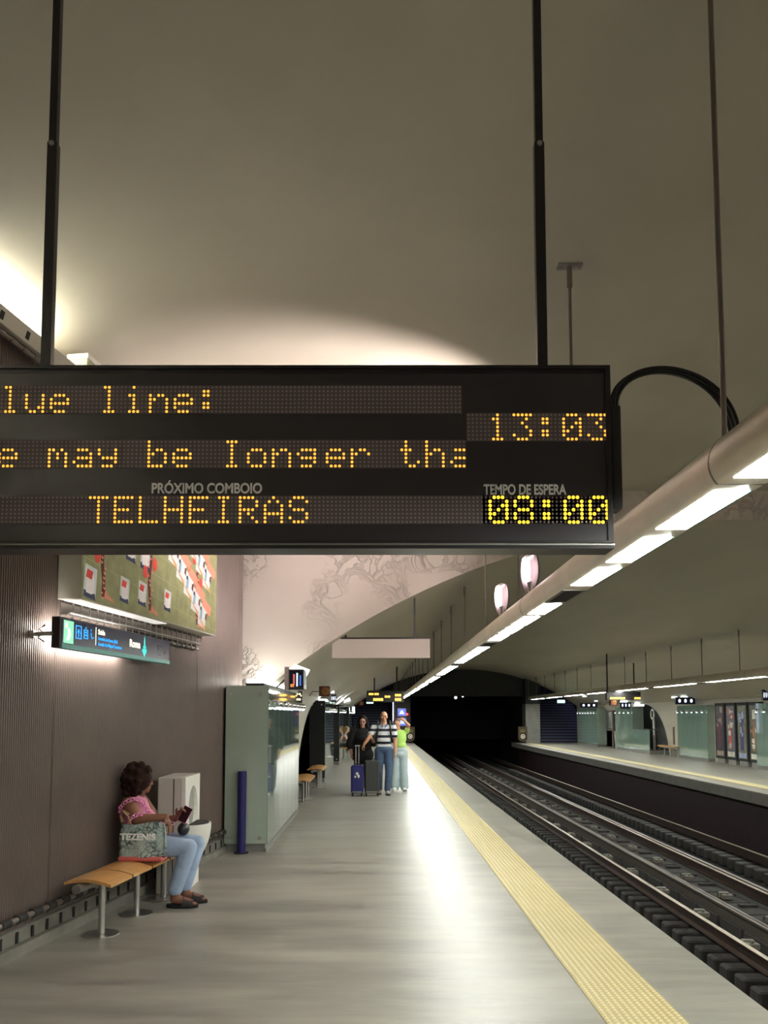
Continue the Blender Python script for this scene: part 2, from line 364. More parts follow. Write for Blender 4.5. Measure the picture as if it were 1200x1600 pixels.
# ------------------------------------------------------------------ tracks
RH = -1.02
def rail(x, label, top=RH, y0=2, y1=60, wide=.036, hgt=.16, topm='railtop', name='rail'):
    t = thing(name, label, 'rail', (x, 0, 0), group=None); s = MB()
    s.prism_y([(-.07, top-hgt), (.07, top-hgt), (.07, top-hgt+.012), (.012, top-hgt+.035), (.012, top-.045), (wide, top-.03), (wide, top-.006), (-wide, top-.006), (-wide, top-.03), (-.012, top-.045), (-.012, top-hgt+.035), (-.07, top-hgt+.012)], y0, y1)
    s.build('web_and_foot', M['rail'], t)
    s = MB(); s.prism_y([(-wide+.004, top-.006), (wide-.004, top-.006), (wide-.01, top), (-wide+.01, top)], y0, y1); s.build('running_surface', M[topm], t)
rail(2.85, 'rusty steel rail hidden just under the near platform edge')
rail(4.26, 'nearest visible steel rail with a worn shiny top')
rail(5.80, 'steel rail with shiny top in the middle of the track bed beside a guard rail')
rail(7.30, 'thin bright steel rail nearest to the opposite platform')
t = thing('power_rail', 'round topped dark power rail between the first and second visible rails', 'rail', (4.85, 0, 0))
s = MB(); s.prism_y([(.045*math.cos(a*math.pi/6), -1.03+.045*math.sin(a*math.pi/6)) for a in range(12)], 2, 60, smooth=True); s.prism_y([(-.012, -1.2), (.012, -1.2), (.012, -1.05), (-.012, -1.05)], 2, 60); s.build('rail_body', M['dsteel'], t)
rail(5.95, 'guard rail running close behind the middle steel rail', top=-1.04, topm='dsteel', name='guard_rail')
bm_ = MB(); bm_.box(-.33, .33, -.12, .12, -.2, 0, bev=.02); bm_ = bm_.mesh('sleeper_block', M['block'])
def blocks(x, z, y0, y1, dy, label, group, me=bm_, nm='sleeper_block', cat='sleeper'):
    y = y0; k = 0
    while y < y1:
        o = bpy.data.objects.new(nm, me); C.objects.link(o); o.location = (x + random.uniform(-.01, .01), y, z + random.uniform(-.008, .008)); tag(o, label, cat, group); y += dy; k += 1
blocks(4.26, -1.21, 4.2, 42, .39, 'dark concrete sleeper block under the nearest visible rail', 'sleeper blocks under the nearest visible rail')
blocks(7.28, -1.21, 12, 44, .39, 'small dark sleeper block under the rail by the opposite platform', 'sleeper blocks under the rail by the opposite platform')
sm_ = MB(); sm_.box(-.42, .42, -.36, .36, -.2, 0, bev=.02); sm_.box(-.3, -.1, -.3, -.18, 0, .03); sm_.box(.1, .35, .05, .15, 0, .04); sm_ = sm_.mesh('track_slab', M['block'])
blocks(5.25, -1.2, 4.6, 44, .78, 'dark concrete slab between the power rail and the middle rail', 'slabs between the power rail and middle rail', sm_, 'track_slab', 'slab')
cm_ = MB(); cm_.box(-.075, .075, -.05, .05, -.03, .045, bev=.01); cm_.box(-.075, .075, .09, .17, -.03, .055, bev=.01); cm_.cyl((0, 0, .04), (0, 0, .07), .02, n=8); cm_ = cm_.mesh('rail_clip', M['clip'])
blocks(5.38, -1.17, 5.2, 44, 1.56, 'pale metal clip beside the middle rail', 'clips beside the middle rail', cm_, 'rail_clip', 'rail fastener')
blocks(4.55, -1.17, 5.6, 44, 1.56, 'pale metal clip between nearest visible rail and power rail', 'clips beside the power rail', cm_, 'rail_clip', 'rail fastener')

# ------------------------------------------------------------------ tubular luminaires
def luminaire(X, label, y0, y1, poles, hatch=True):
    t = thing('tubular_luminaire', label, 'ceiling light', (X, 0, 0)); zc, r = 2.565, .12; ch = -.081
    s = MB(); a0 = math.asin(ch/r); pts = []
    for k in range(25):
        a = a0 + (math.pi - 2*a0) * k/24; pts.append((r*math.cos(a), zc + r*math.sin(a)))
    s.prism_y(pts, y0, y1, smooth=True)
    y = y0
    s.build('tube_housing', M['alu'], t)
    joint = MB(); jp = [(px*1.012, zc+(pz-zc)*1.012) for px, pz in pts]; joint.prism_y(jp, -.006, .006, smooth=True)
    jm = joint.mesh('joint_ring', M['dsteel']); hm = MB(); hm.box(-.08, .08, 0, .62, zc+ch-.008, zc+ch-.001)
    for k in range(14): hm.box(-.06+.009*k, -.057+.009*k, .04, .58, zc+ch-.011, zc+ch-.008, 1)
    hm = hm.mesh('perforated_hatch', [M['dsteel'], M['blackm']])
    pm = MB(); pm.box(-.07, .07, 0, .66, zc+ch-.004, zc+ch+.01); pm = pm.mesh('light_panel', M['lamp'])
    sp = MB(); sp.prism_y([(.072, zc+ch-.004), (.082, zc+ch-.004), (.1, zc+ch+.02), (.09, zc+ch+.02)], 0, .66); sp = sp.mesh('edge_glass', mat('edge_glass', (150, 190, 175), .2))
    g = 2.31 - 4.13*3
    while g < y1-1:
        for k in range(4):
            yy = g + .845*k
            if yy > y0 and yy+.66 < y1:
                for nm, me in (('light_panel', pm), ('panel_edge', sp)):
                    o = bpy.data.objects.new(nm, me); C.objects.link(o); o.location = (0, yy, 0); o.parent = t
        yy = g + 3.38
        if y0 < yy < y1-.7: o = bpy.data.objects.new('perforated_hatch', hm); C.objects.link(o); o.location = (0, yy, 0); o.parent = t
        if y0 < g + .76: o = bpy.data.objects.new('joint_ring', jm); C.objects.link(o); o.location = (0, g+.76, 0); o.parent = t
        g += 4.13
    for py in poles:
        top = hz(X, py) if py < YD else vz(X)
        s = MB(); s.cyl((0, py, zc+.1), (0, py, top-.14), .011, n=10); s.cyl((0, py, top-.16), (0, py, top-.01), .019, n=12); h = s.build('hanger_rod', M['dsteel'], t)
        s = MB(); s.box(-.085, .085, py-.04, py+.04, top-.012, top-.001)
        for q in (-.06, .06): s.cyl((q, py, top-.02), (q, py, top-.012), .012, n=8)
        s.build('ceiling_plate', M['steel'], h)
pl = [-6.2, -3.8, -1.5, .85, 3.2, 5.68, 7.95, 10.35, 12.8] + [12.8 + 2.33*k for k in range(1, 16)]
luminaire(1.37, 'long silver tubular light hung over the near platform edge', -11.5, 47.5, pl)
luminaire(8.79, 'long tubular light hung along the opposite platform edge', -11.5, 47.5, [p+.3 for p in pl])
# lens-shaped uplighters standing on the near tube
def uplight(y, label, aim, pw, cone):
    t = thing('uplighter', label, 'lamp', (1.40, y, 2.68), R(-58))
    s = MB(); n = 12; vs = []; fs = []
    for j in range(n+1):
        tt = j/n; z = .0 + .40*tt; hw = .115*math.sin(math.pi*min(1, .18+.82*(1-tt)))**.7 if tt < 1 else .003
        for i in range(9):
            a = math.pi*i/8; vs.append((hw*math.cos(a)*1.0, -.02+.09*math.sin(a)*(1-.3*tt), z))
    for j in range(n):
        for i in range(8): fs.append((j*9+i, j*9+i+1, (j+1)*9+i+1, (j+1)*9+i))
    s.add(vs, fs, 0, True); s.build('curved_shell', M['dsteel'], t)
    s = MB(); s.ell((-.02, -.02, .25), (.024, .02, .115)); s.build('lamp_bulb', mat('uplamp', (255, 240, 255), .5, emit=(255, 232, 250), strength=UP_L), t)
    s = MB(); s.cyl((0, 0, -.02), (-.01, -.01, .14), .02, .026); s.build('lamp_holder', M['steel'], t)
    l = bpy.data.lights.new('uplighter_beam', 'SPOT'); l.energy = pw; l.color = (1, .86, .83); l.spot_size = R(cone); l.spot_blend = .6; l.shadow_soft_size = .03
    lo = bpy.data.objects.new('uplighter_beam', l); C.objects.link(lo); p = Vector((1.33, y-.02, 2.98)); lo.location = p; lo.rotation_euler = (Vector(aim)-p).to_track_quat('-Z', 'Y').to_euler()
uplight(7.45, 'lens shaped uplighter on the silver tube, the nearer of two', (-.8, 8.7, 4.7), 225, 104)
uplight(9.15, 'lens shaped uplighter on the silver tube, the farther of two', (-.6, 11.1, 4.1), 40, 120)

# ------------------------------------------------------------------ dot matrix board
G = {'l':['01100','00100','00100','00100','00100','00100','01110'],'u':['00000','00000','10001','10001','10001','10011','01101'],'e':['00000','00000','01110','10001','11111','10000','01110'],
 'i':['00100','00000','01100','00100','00100','00100','01110'],'n':['00000','00000','10110','11001','10001','10001','10001'],':':['00000','01100','01100','00000','01100','01100','00000'],
 'm':['00000','00000','11010','10101','10101','10001','10001'],'a':['00000','00000','01110','00001','01111','10001','01111'],'y':['00000','00000','10001','10001','01111','00001','01110'],
 'b':['10000','10000','10110','11001','10001','10001','11110'],'I':['01110','00100','00100','00100','00100','00100','01110'],'o':['00000','00000','01110','10001','10001','10001','01110'],
 'g':['00000','00000','01111','10001','01111','00001','01110'],'r':['00000','00000','10110','11001','10000','10000','10000'],'t':['01000','01000','11100','01000','01000','01001','00110'],
 'h':['10000','10000','10110','11001','10001','10001','10001'],'T':['11111','00100','00100','00100','00100','00100','00100'],'E':['11111','10000','10000','11110','10000','10000','11111'],
 'L':['10000','10000','10000','10000','10000','10000','11111'],'H':['10001','10001','10001','11111','10001','10001','10001'],'R':['11110','10001','10001','11110','10100','10010','10001'],
 'A':['00100','01010','10001','10001','11111','10001','10001'],'S':['01110','10001','10000','01110','00001','10001','01110'],'1':['00100','01100','00100','00100','00100','00100','01110'],
 '3':['11111','00010','00100','00010','00001','10001','01110'],'0':['01110','10001','10011','10101','11001','10001','01110'],'8':['01110','10001','10001','01110','10001','10001','01110'],'B':['11110','10001','10001','11110','10001','10001','11110'],' ':['00000']*7}
SY = 3.3
def board():
    p0 = at(958, 849, SY); p1 = at(958, 573, SY); SX = p0.x; z0, z1 = p0.z, p1.z
    t = thing('information_display', 'large black hanging departure board with amber dot matrix text', 'display board', (SX, SY, z0)); hh = z1-z0; W = 3.0
    def lx(x, y=712): return at(x, y, SY).x - SX
    def lz(y): return at(600, y, SY).z - z0
    s = MB(); s.box(-W, 0, .0, .16, 0, hh, bev=.006); s.build('housing', M['black'], t)
    s = MB(); s.box(-W, .0, -.012, 0, hh-.012, hh+.002); s.box(-W, 0, -.012, 0, 0, .01); s.box(-.022, 0, -.012, 0, .01, hh-.012); s.box(-W, -.0, -.004, 0, hh-.03, hh-.012); s.build('front_frame', M['black'], t)
    s = MB(); s.box(-W+.02, -.02, -.003, 0, .012, hh-.014); s.build('front_glass', M['face'], t)
    s = MB(); s.box(-W, .008, .0, .15, -.006, 0); s.build('bottom_rim', M['steel'], t)
    s = MB(); s.box(-W, .006, .004, .14, -.02, -.006); s.build('bottom_lip', M['black'], t)
    P = (lx(639)-lx(600))/6.03                                          # dot pitch
    def band(xa, xb, ya, yb, items, m_on, unl=True):
        x0, x1 = lx(xa), lx(xb); zt = lz(ya); zb = lz(yb); pz = (zt-zb)/7
        s = MB(); s.box(x0, x1, -.006, -.003, zb, zt); mod = s.build('matrix_module', M['modul'], t)
        lit = {}
        for (ch, cx) in items:
            g = G[ch]; c0 = lx(cx)
            for r_ in range(7):
                for c in range(5):
                    if g[r_][c] == '1':
                        X = c0 + (c-2)*P
                        if x0+.004 < X < x1-.002: lit[(round((X-x1)/P), r_)] = X
        def dot(mb, X, Z, r, mi, dep): 
            n = 8; vs = [(X, -.006-dep, Z)] + [(X+r*math.cos(2*math.pi*k/n), -.0062, Z+r*math.sin(2*math.pi*k/n)) for k in range(n)]
            mb.add(vs, [(0, k+1, (k+1) % n+1) for k in range(n)], mi, True)
        un = MB(); c = 0; ncol = int((x1-x0)/P)
        for k in range(ncol):
            X = x1 - P*(k+.5)
            for r_ in range(7):
                Z = zt - pz*(r_+.5)
                dot(un, X, Z, P*.27, 0, .001)
        for ch, cx in items:
            on = MB(); g = G[ch]; c0 = lx(cx); kk = round((x1-c0)/P-.5); c0 = x1-P*(kk+.5)
            for r_ in range(7):
                for c in range(5):
                    if g[r_][c] == '1':
                        X = c0+(c-2)*P
                        if x0 < X < x1-.003: dot(on, X, zt-pz*(r_+.5), P*(.36 if m_on is M['led'] else .42), 0, .003)
            if on.v: on.build('lit_character', m_on, mod)
        un.build('unlit_diodes', M['unlit'], mod)
    def seq(s_, x, d=38.85): return [(c, x+d*i) for i, c in enumerate(s_)]
    band(-460, 722, 603, 647, seq('Blue line:', -28), M['led'])
    band(-460, 728, 688, 732, seq('e may be Ionger tha', 16), M['led'])
    band(-460, 949, 775, 819, seq('TELHEIRAS', 158), M['led'])
    band(729, 949, 646, 690, seq('13:03', 779, 38.5), M['led'])
    band(753, 949, 774.5, 819.5, seq('08:00', 775, 38.8), M['ledy'])
    hgt = (lx(439)-lx(425))
    text('printed_caption', 'PRÓXIMO COMBOIO', .058, M['label'], t, (lx(238), -.006, lz(771)), (R(90), 0, 0), bold=.0016, sx=(lx(425)-lx(238))/.60)
    text('printed_caption', 'TEMPO DE ESPERA', .058, M['label'], t, (lx(755), -.006, lz(773)), (R(90), 0, 0), bold=.0016, sx=(lx(915)-lx(755))/.60)
    for xa in (52+9, 853):
        X = lx(xa, 570); top = hz(SX+X, SY)-z0; jz = lz(205)
        s = MB(); s.box(X-.021, X+.021, .06, .1, hh, jz, bev=.002); p = s.build('hanging_pole', M['black'], t)
        s = MB(); s.box(X-.016, X+.016, .064, .096, jz, top); s.build('upper_pole', M['black'], p)
        s = MB(); s.cyl((X, .052, jz-.012), (X, .06, jz-.012), .011, n=12); s.build('bolt', M['steel'], p)
    s = MB(); s.box(.008, .05, .02, .11, lz(793), lz(630), bev=.004); bx = s.build('terminal_box', M['black'], t)
    s = MB(); s.box(.0, .014, .03, .1, lz(780), lz(640)); s.build('mounting_plate', M['steel'], t)
    for k, (h_, dx, wd) in enumerate(((.225, .0, .44), (.235, .012, .455), (.215, -.012, .43))):
        pts = []; x0 = .02+.012*k; zt = lz(630); x1 = lx(1150)+dx*1.5; z2 = lz(662) - .07
        for i in range(25):
            u = i/24; a = math.pi*u; base = zt*(1-u)+z2*u
            pts.append((x0+(x1-x0)*(.5-.5*math.cos(a)), .06-.06*u, base + h_*math.sin(a)**.85))
        s = MB(); s.tube(pts, .008, 8); s.build('cable', M['cable'], t)
board()

# ------------------------------------------------------------------ things on the left wall (local +Y along the wall, +X outward)
def onwall(name, label, cat, y, z=0, off=0, group=None):
    return thing(name, label, cat, (wx(y)+off*math.cos(WA), y-off*math.sin(WA), z), -WA, group)
# billboard with its painted map
def billboard():
    t = onwall('billboard', 'lit box billboard with illustrated houses on green fields', 'billboard', 6.22, 2.49); Lh = 3.0; Hh = 1.86; D = .19
    s = MB(); s.box(0, D, 0, Lh, 0, Hh, bev=.004); s.build('light_box', mat('box_white', (200, 198, 184), .4), t)
    cols = [(138, 140, 100), (214, 70, 60), (230, 224, 222), (52, 60, 92), (232, 140, 118), (98, 40, 44), (206, 150, 96), (128, 160, 178), (200, 205, 205), (150, 150, 110)]
    ms = [mat('poster_%d' % i, c, .5, emit=c, strength=.18, noise=(.22 if i == 0 else .06), nscale=9) for i, c in enumerate(cols)]
    s = MB()
    def q(pts, mi, d): pts = [(min(max(a, .01), Lh-.01), min(max(b_, .01), Hh-.01)) for a, b_ in pts]; s.slab(pts, 'x', D+.001, D+.004+.0006*d, mi)
    q([(.01, .01), (Lh-.01, .01), (Lh-.01, Hh-.01), (.01, Hh-.01)], 0, 0)
    def house(y, z, w, h):
        q([(y-w*.62, z-h*.1), (y+w*.5, z-h*.2), (y+w*.62, z+h*1.05), (y-w*.5, z+h*1.15)], 8, 1); q([(y-w*.6, z-h*.16), (y+w*.5, z-h*.25), (y+w*.45, z), (y-w*.6, z+h*.1)], 3, 2)
        q([(y-w*.4, z), (y+w*.1, z-.04*h), (y+w*.1, z+h*.6), (y-w*.4, z+h*.66)], 2, 3); q([(y+w*.1, z-.04*h), (y+w*.36, z+.05*h), (y+w*.36, z+h*.6), (y+w*.22, z+h*.85), (y+w*.1, z+h*.6)], 2, 3)
        q([(y-w*.42, z+h*.62), (y+w*.1, z+h*.56), (y+w*.22, z+h*.9), (y-w*.3, z+h*.96)], 1, 4)
    def stem(pts, w, mi=5):
        for (a, b_), (c, d) in zip(pts, pts[1:]): q([(a-w, b_), (a+w, b_), (c+w, d), (c-w, d)], mi, 2)
    def leaf(y, z, r): q([(y+r*.8*math.cos(a*math.pi/5), z+r*math.sin(a*math.pi/5)) for a in range(10)], 1, 3)
    rp = random.Random(11)
    for k in range(150): y = rp.uniform(.05, 2.9); z = rp.uniform(.05, 1.8); q([(y, z), (y+.012, z), (y+rp.uniform(-.04, .06), z+rp.uniform(.06, .14))], 9, 0)
    for yy in (.33, 1.22, 2.40):
        pts = [(yy+.02*math.sin(k*1.7+yy), .06+.12*k) for k in range(15)]; stem(pts, .026)
        for k in range(9): leaf(yy+(.1 if k % 2 else -.1), .36+.17*k+.04*math.sin(k*3+yy), .062)
        for k in range(40): a = rp.uniform(-1, 1); q([(yy+.05*a, .04+.04*k), (yy+.05*a+.03, .05+.04*k), (yy+.05*a-.01, .065+.04*k)], 4, 4)
        for k in range(6): q([(yy+.02, .06), (yy+.05+.03*k, .12-.015*k), (yy+.06+.03*k, .11-.015*k)], 4, 4)
    for (y, z, w_, h_) in ((.13, .06, .17, .19), (.72, .1, .15, .16), (1.07, .12, .15, .16), (1.63, .14, .14, .15), (.83, .47, .17, .18), (1.12, .45, .18, .2), (.14, .6, .2, .2), (.6, .85, .2, .2), (1.0, .95, .2, .2), (1.6, 1.3, .2, .2), (.5, 1.35, .2, .2)): house(y, z, w_, h_)
    for row in range(3):
        for k in range(5):                                             # tilted cards with a jug and a pale slab
            y = 1.62+.2*k+.12*row; z = .60-.13*k+.42*row
            q([(y, z), (y+.2, z-.04), (y+.28, z+.17), (y+.04, z+.24)], 8, 5); q([(y+.12, z+.2), (y+.36, z+.11), (y+.4, z+.2), (y+.16, z+.3)], 4, 6)
            q([(y+.02, z+.08), (y+.05, z+.05), (y+.22, z-.07), (y+.2, z-.01)], 6, 6); q([(y+.06, z+.06), (y+.11, z+.05), (y+.135, z+.15), (y+.08, z+.16)], 7, 7)
            q([(y+.09+.026*math.cos(a), z+.165+.022*math.sin(a)) for a in [i*math.pi/4 for i in range(8)]], 3, 8); q([(y+.21, z+.07), (y+.25, z+.045), (y+.265, z+.13), (y+.225, z+.12)], 5, 7)
    for k in range(9): q([(.01, .32+.2*k), (Lh-.01, .05+.2*k), (Lh-.01, .062+.2*k), (.01, .332+.2*k)], 9, 1)
    s.build('poster', ms, t)
    s = MB(); s.box(.03, D-.03, .05, 1.7, -.006, -.001); s.build('lamp_slot', mat('slot_lamp', (255, 255, 255), .5, emit=(255, 250, 240), strength=.5), t)
    s = MB(); s.box(.02, D+.004, .0, Lh, Hh, Hh+.04); s.build('top_cap', M['white'], t)
billboard()
def tray(y0, y1, z, label, name='cable_tray', flange=False):
    t = onwall(name, label, 'cable tray', y0, z); Ln = (y1-y0)/math.cos(WA)
    s = MB(); s.box(0, .07, 0, Ln, .0, .012); s.box(0, .012, 0, Ln, .012, .1); s.build('tray_channel', M['dsteel'], t)
    s = MB(); s.tube([(.06, 0, -.035), (.06, Ln, -.035)], .014, 8); s.tube([(.085, 0, .02), (.085, Ln, .02)], .008, 6); s.build('conduit', M['steel'], t)
    k = 0; y = .08; cm = MB(); cm.tube([(.06, 0, -.035+.022), (.04, .02, -.035), (.06, 0, -.057), (.085, -.01, -.035)], .008, 6, closed=True); cm.box(.065, .075, -.006, .006, -.05, .1); cm = cm.mesh('bracket', M['steel'])
    while y < Ln and k < 95: o = bpy.data.objects.new('bracket', cm); C.objects.link(o); o.location = (0, y, 0); o.parent = t; y += .13; k += 1
    return t
tray(6.25, 9.0, 2.37, 'dark cable tray with ringed conduit just below the billboard')
t = onwall('wall_conduit', 'grey ribbed conduit running low along the wall foot', 'pipe', 4.0, .24)
s = MB(); s.tube([(.05, 0, 0), (.05, 6.75, 0)], .022, 10); s.build('pipe', M['dsteel'], t)
cm = MB(); cm.cyl((.05, -.05, 0), (.05, .05, 0), .029, n=12); cm.box(0, .05, -.01, .01, -.02, .02); cm = cm.mesh('pipe_collar', M['block'])
for k in range(36): o = bpy.data.objects.new('pipe_collar', cm); C.objects.link(o); o.location = (0, .1+.19*k, 0); o.parent = t
s = MB()
for k in range(36): s.box(.04, .046, .06+.19*k, .085+.19*k, -.16, -.085)
s.build('drain_slots', M['blackm'], t)
# ledge along the wall top with its lamps
t = onwall('wall_top_ledge', 'slotted grey steel ledge along the top of the brown wall', 'ledge', 3.0, 4.17); Ln = 8.6
s = MB(); s.slab([(0, 0), (.10, .02), (.14, .12), (.125, .12), (.09, .035), (0, .015)], 'y', 0, 1); 
s = MB(); s.prism_y([(-.1, 0), (.10, .0), (.13, .10), (.118, .10), (.09, .012), (-.1, .012)], 0, Ln)
s.build('angled_plate', M['white2'], t)
s = MB()
for k in range(28): s.prism_y([(.106, .02), (.110, .02), (.124, .07), (.120, .07)], .15+.3*k, .19+.3*k)
s.build('slots', M['blackm'], t)
s = MB(); s.tube([(.07, 0, -.04), (.07, Ln, -.04)], .016, 8)
for k in range(60): s.cyl((.07, .1+.14*k-.045, -.04), (.07, .1+.14*k+.03, -.04), .02, n=8)
s.build('ringed_conduit', M['dsteel'], t)
def washer(y, ln, label, m, z=4.4, off=.0):
    t = onwall('uplight_batten', label, 'lamp', y, z, off, 'uplight battens on the wall top')
    s = MB(); s.box(-.08, .06, 0, ln, -.05, -.01); s.box(.06, .07, 0, ln, -.05, .03); s.build('lamp_tray', M['white'], t)
    s = MB(); s.cyl((-.01, .04, .01), (-.01, ln-.04, .01), .022); s.build('lamp_tube', m, t)
wm = mat('wash_lamp', (255, 255, 255), .5, emit=(255, 252, 232), strength=WASH_L)
washer(4.7, 1.2, 'fluorescent uplight batten lying on top of the brown wall', wm, 4.26, -.04)
washer(7.2, 1.5, 'warm uplight batten on top of the illustrated billboard', mat('pink_lamp', (255, 230, 225), .5, emit=(255, 218, 208), strength=PINK_L), 4.45, .14)
for yy in (-11, -8.8, -6.2, -3.4, -.6, 1.8): washer(yy, 1.2, 'added unseen uplight batten on the brown wall top, beside and behind the viewer', wm, 4.26, -.04)  # out-of-view battens added to brighten the tall ceiling

for yy in (-9, -5, -1, 3, 7):  # unseen battens added across the tracks to lift the ceiling light
    t = thing('uplight_batten', 'added unseen uplight batten high on the wall across the tracks', 'lamp', (12.36, yy, 4.0), 0, 'added uplight battens across the tracks')
    s = MB(); s.box(-.1, .04, 0, 1.2, -.05, -.01); s.build('lamp_tray', M['white'], t); s = MB(); s.cyl((-.04, .04, .01), (-.04, 1.16, .01), .022); s.build('lamp_tube', wm, t)
# exit sign
def exit_sign():
    t = onwall('direction_sign', 'long dark exit sign with blue symbols and teal lower edge on the brown wall', 'sign', 5.94, 2.1, .14); Ls = 2.0; Hs = .225
    s = MB(); s.box(-.02, .045, 0, Ls, 0, Hs, bev=.004); s.build('sign_case', M['black'], t)
    s = MB(); s.box(.045, .048, .03, Ls-.01, .035, Hs-.006); s.build('sign_face', mat('sign_face', (42, 40, 58), .25, emit=(42, 40, 62), strength=.25), t)
    s = MB(); s.box(-.015, .05, .03, Ls, .0, .034); s.build('teal_edge', mat('teal_edge', (60, 120, 112), .3, emit=(60, 120, 112), strength=.35), t)
    s = MB(); s.box(.048, .0495, .05, .19, .04, .205); gp = s.build('exit_pictogram', mat('pict_green', (110, 200, 150), .4, emit=(140, 225, 180), strength=.8), t)
    wt = mat('sign_white', (240, 240, 220), .4, emit=(255, 250, 220), strength=1.1); bl = mat('sign_blue', (40, 150, 240), .4, emit=(40, 150, 245), strength=1.0); te = mat('sign_teal', (40, 200, 190), .4, emit=(50, 210, 200), strength=.9)
    s = MB(); s.slab([(.07, .15), (.1, .15), (.1, .19), (.07, .19)], 'x', .0495, .051); s.slab([(.09, .06), (.12, .06), (.15, .1), (.13, .15), (.1, .15), (.11, .11)], 'x', .0495, .051); s.build('running_figure', wt, gp)
    s = MB()
    def frame(y0, y1, z0, z1, w_=.008):
        s.box(.048, .0495, y0, y1, z0, z0+w_); s.box(.048, .0495, y0, y1, z1-w_, z1); s.box(.048, .0495, y0, y0+w_*1.6, z0, z1); s.box(.048, .0495, y1-w_*1.6, y1, z0, z1)
    frame(.22, .31, .085, .185); s.slab([(.235, .12), (.265, .15), (.295, .12), (.265, .165)], 'x', .048, .0495); s.box(.048, .0495, .258, .272, .1, .15)
    frame(.34, .41, .095, .165); s.box(.048, .0495, .36, .39, .115, .13); s.box(.048, .0495, .36, .39, .138, .15); s.box(.048, .0495, .368, .382, .17, .185)
    s.tube([(.0485, .455, .15), (.0485, .455, .125), (.0485, .47, .105), (.0485, .49, .115)], .005, 6); s.cyl((.048, .455, .168), (.0495, .455, .168), .008)
    s.build('lift_symbols', bl, t)
    s = MB(); s.box(.048, .0495, .53, .536, .06, .2); s.build('divider', wt, t)
    rt = (R(90), 0, R(90))
    text('sign_lettering', 'Saída', .055, wt, t, (.049, .57, .15), rt, bold=.001)
    text('sign_lettering', 'Avenida de Roma (Sul)', .036, bl, t, (.049, .57, .105), rt, bold=.0008)
    text('sign_lettering', 'Avenida Frei Miguel Contreiras', .036, bl, t, (.049, .57, .062), rt, bold=.0008, sx=.9)
    text('station_name', 'Roma', .09, wt, t, (.049, 1.13, .1), rt, bold=.002, sx=1.0)
    s = MB(); s.slab([(1.38, .09), (1.43, .03), (1.48, .09), (1.44, .1), (1.44, .17), (1.43, .215), (1.42, .17), (1.42, .1)], 'x', .048, .05); s.tube([(.049, 1.43+.03*math.cos(a), .1+.03*math.sin(a)) for a in [i*math.pi/6 for i in range(12)]], .004, 6, closed=True); s.build('emblem', te, t)
    g = mat('sign_dim', (120, 116, 130), .5); s = MB(); 
    for (y, z, a, c) in ((1.72, .15, .03, .008), (1.72, .07, .03, .008), (1.72, .11, .01, .03), (1.78, .15, .05, .02), (1.78, .07, .02, .008), (1.86, .09, .05, .01)): s.box(.048, .0495, y, y+a, z, z+c)
    s.build('faded_symbols', g, t)
    s = MB(); s.box(-.024, -.02, .03, 1.25, .01, .2); s.build('back_lamp', mat('sign_back_lamp', (255, 255, 255), .5, emit=(255, 250, 240), strength=12), t)
    s = MB(); s.cyl((-.14, -.06, .09), (-.0, -.02, .1), .016); s.tube([(-.05, -.03, .16), (-.08, -.05, .13), (-.05, -.04, .1), (-.09, -.05, .07), (-.05, -.03, .04)], .009, 8); s.cyl((-.14, -.06, .09), (-.11, -.055, .092), .03); s.build('wall_bracket', M['steel'], t)
exit_sign()

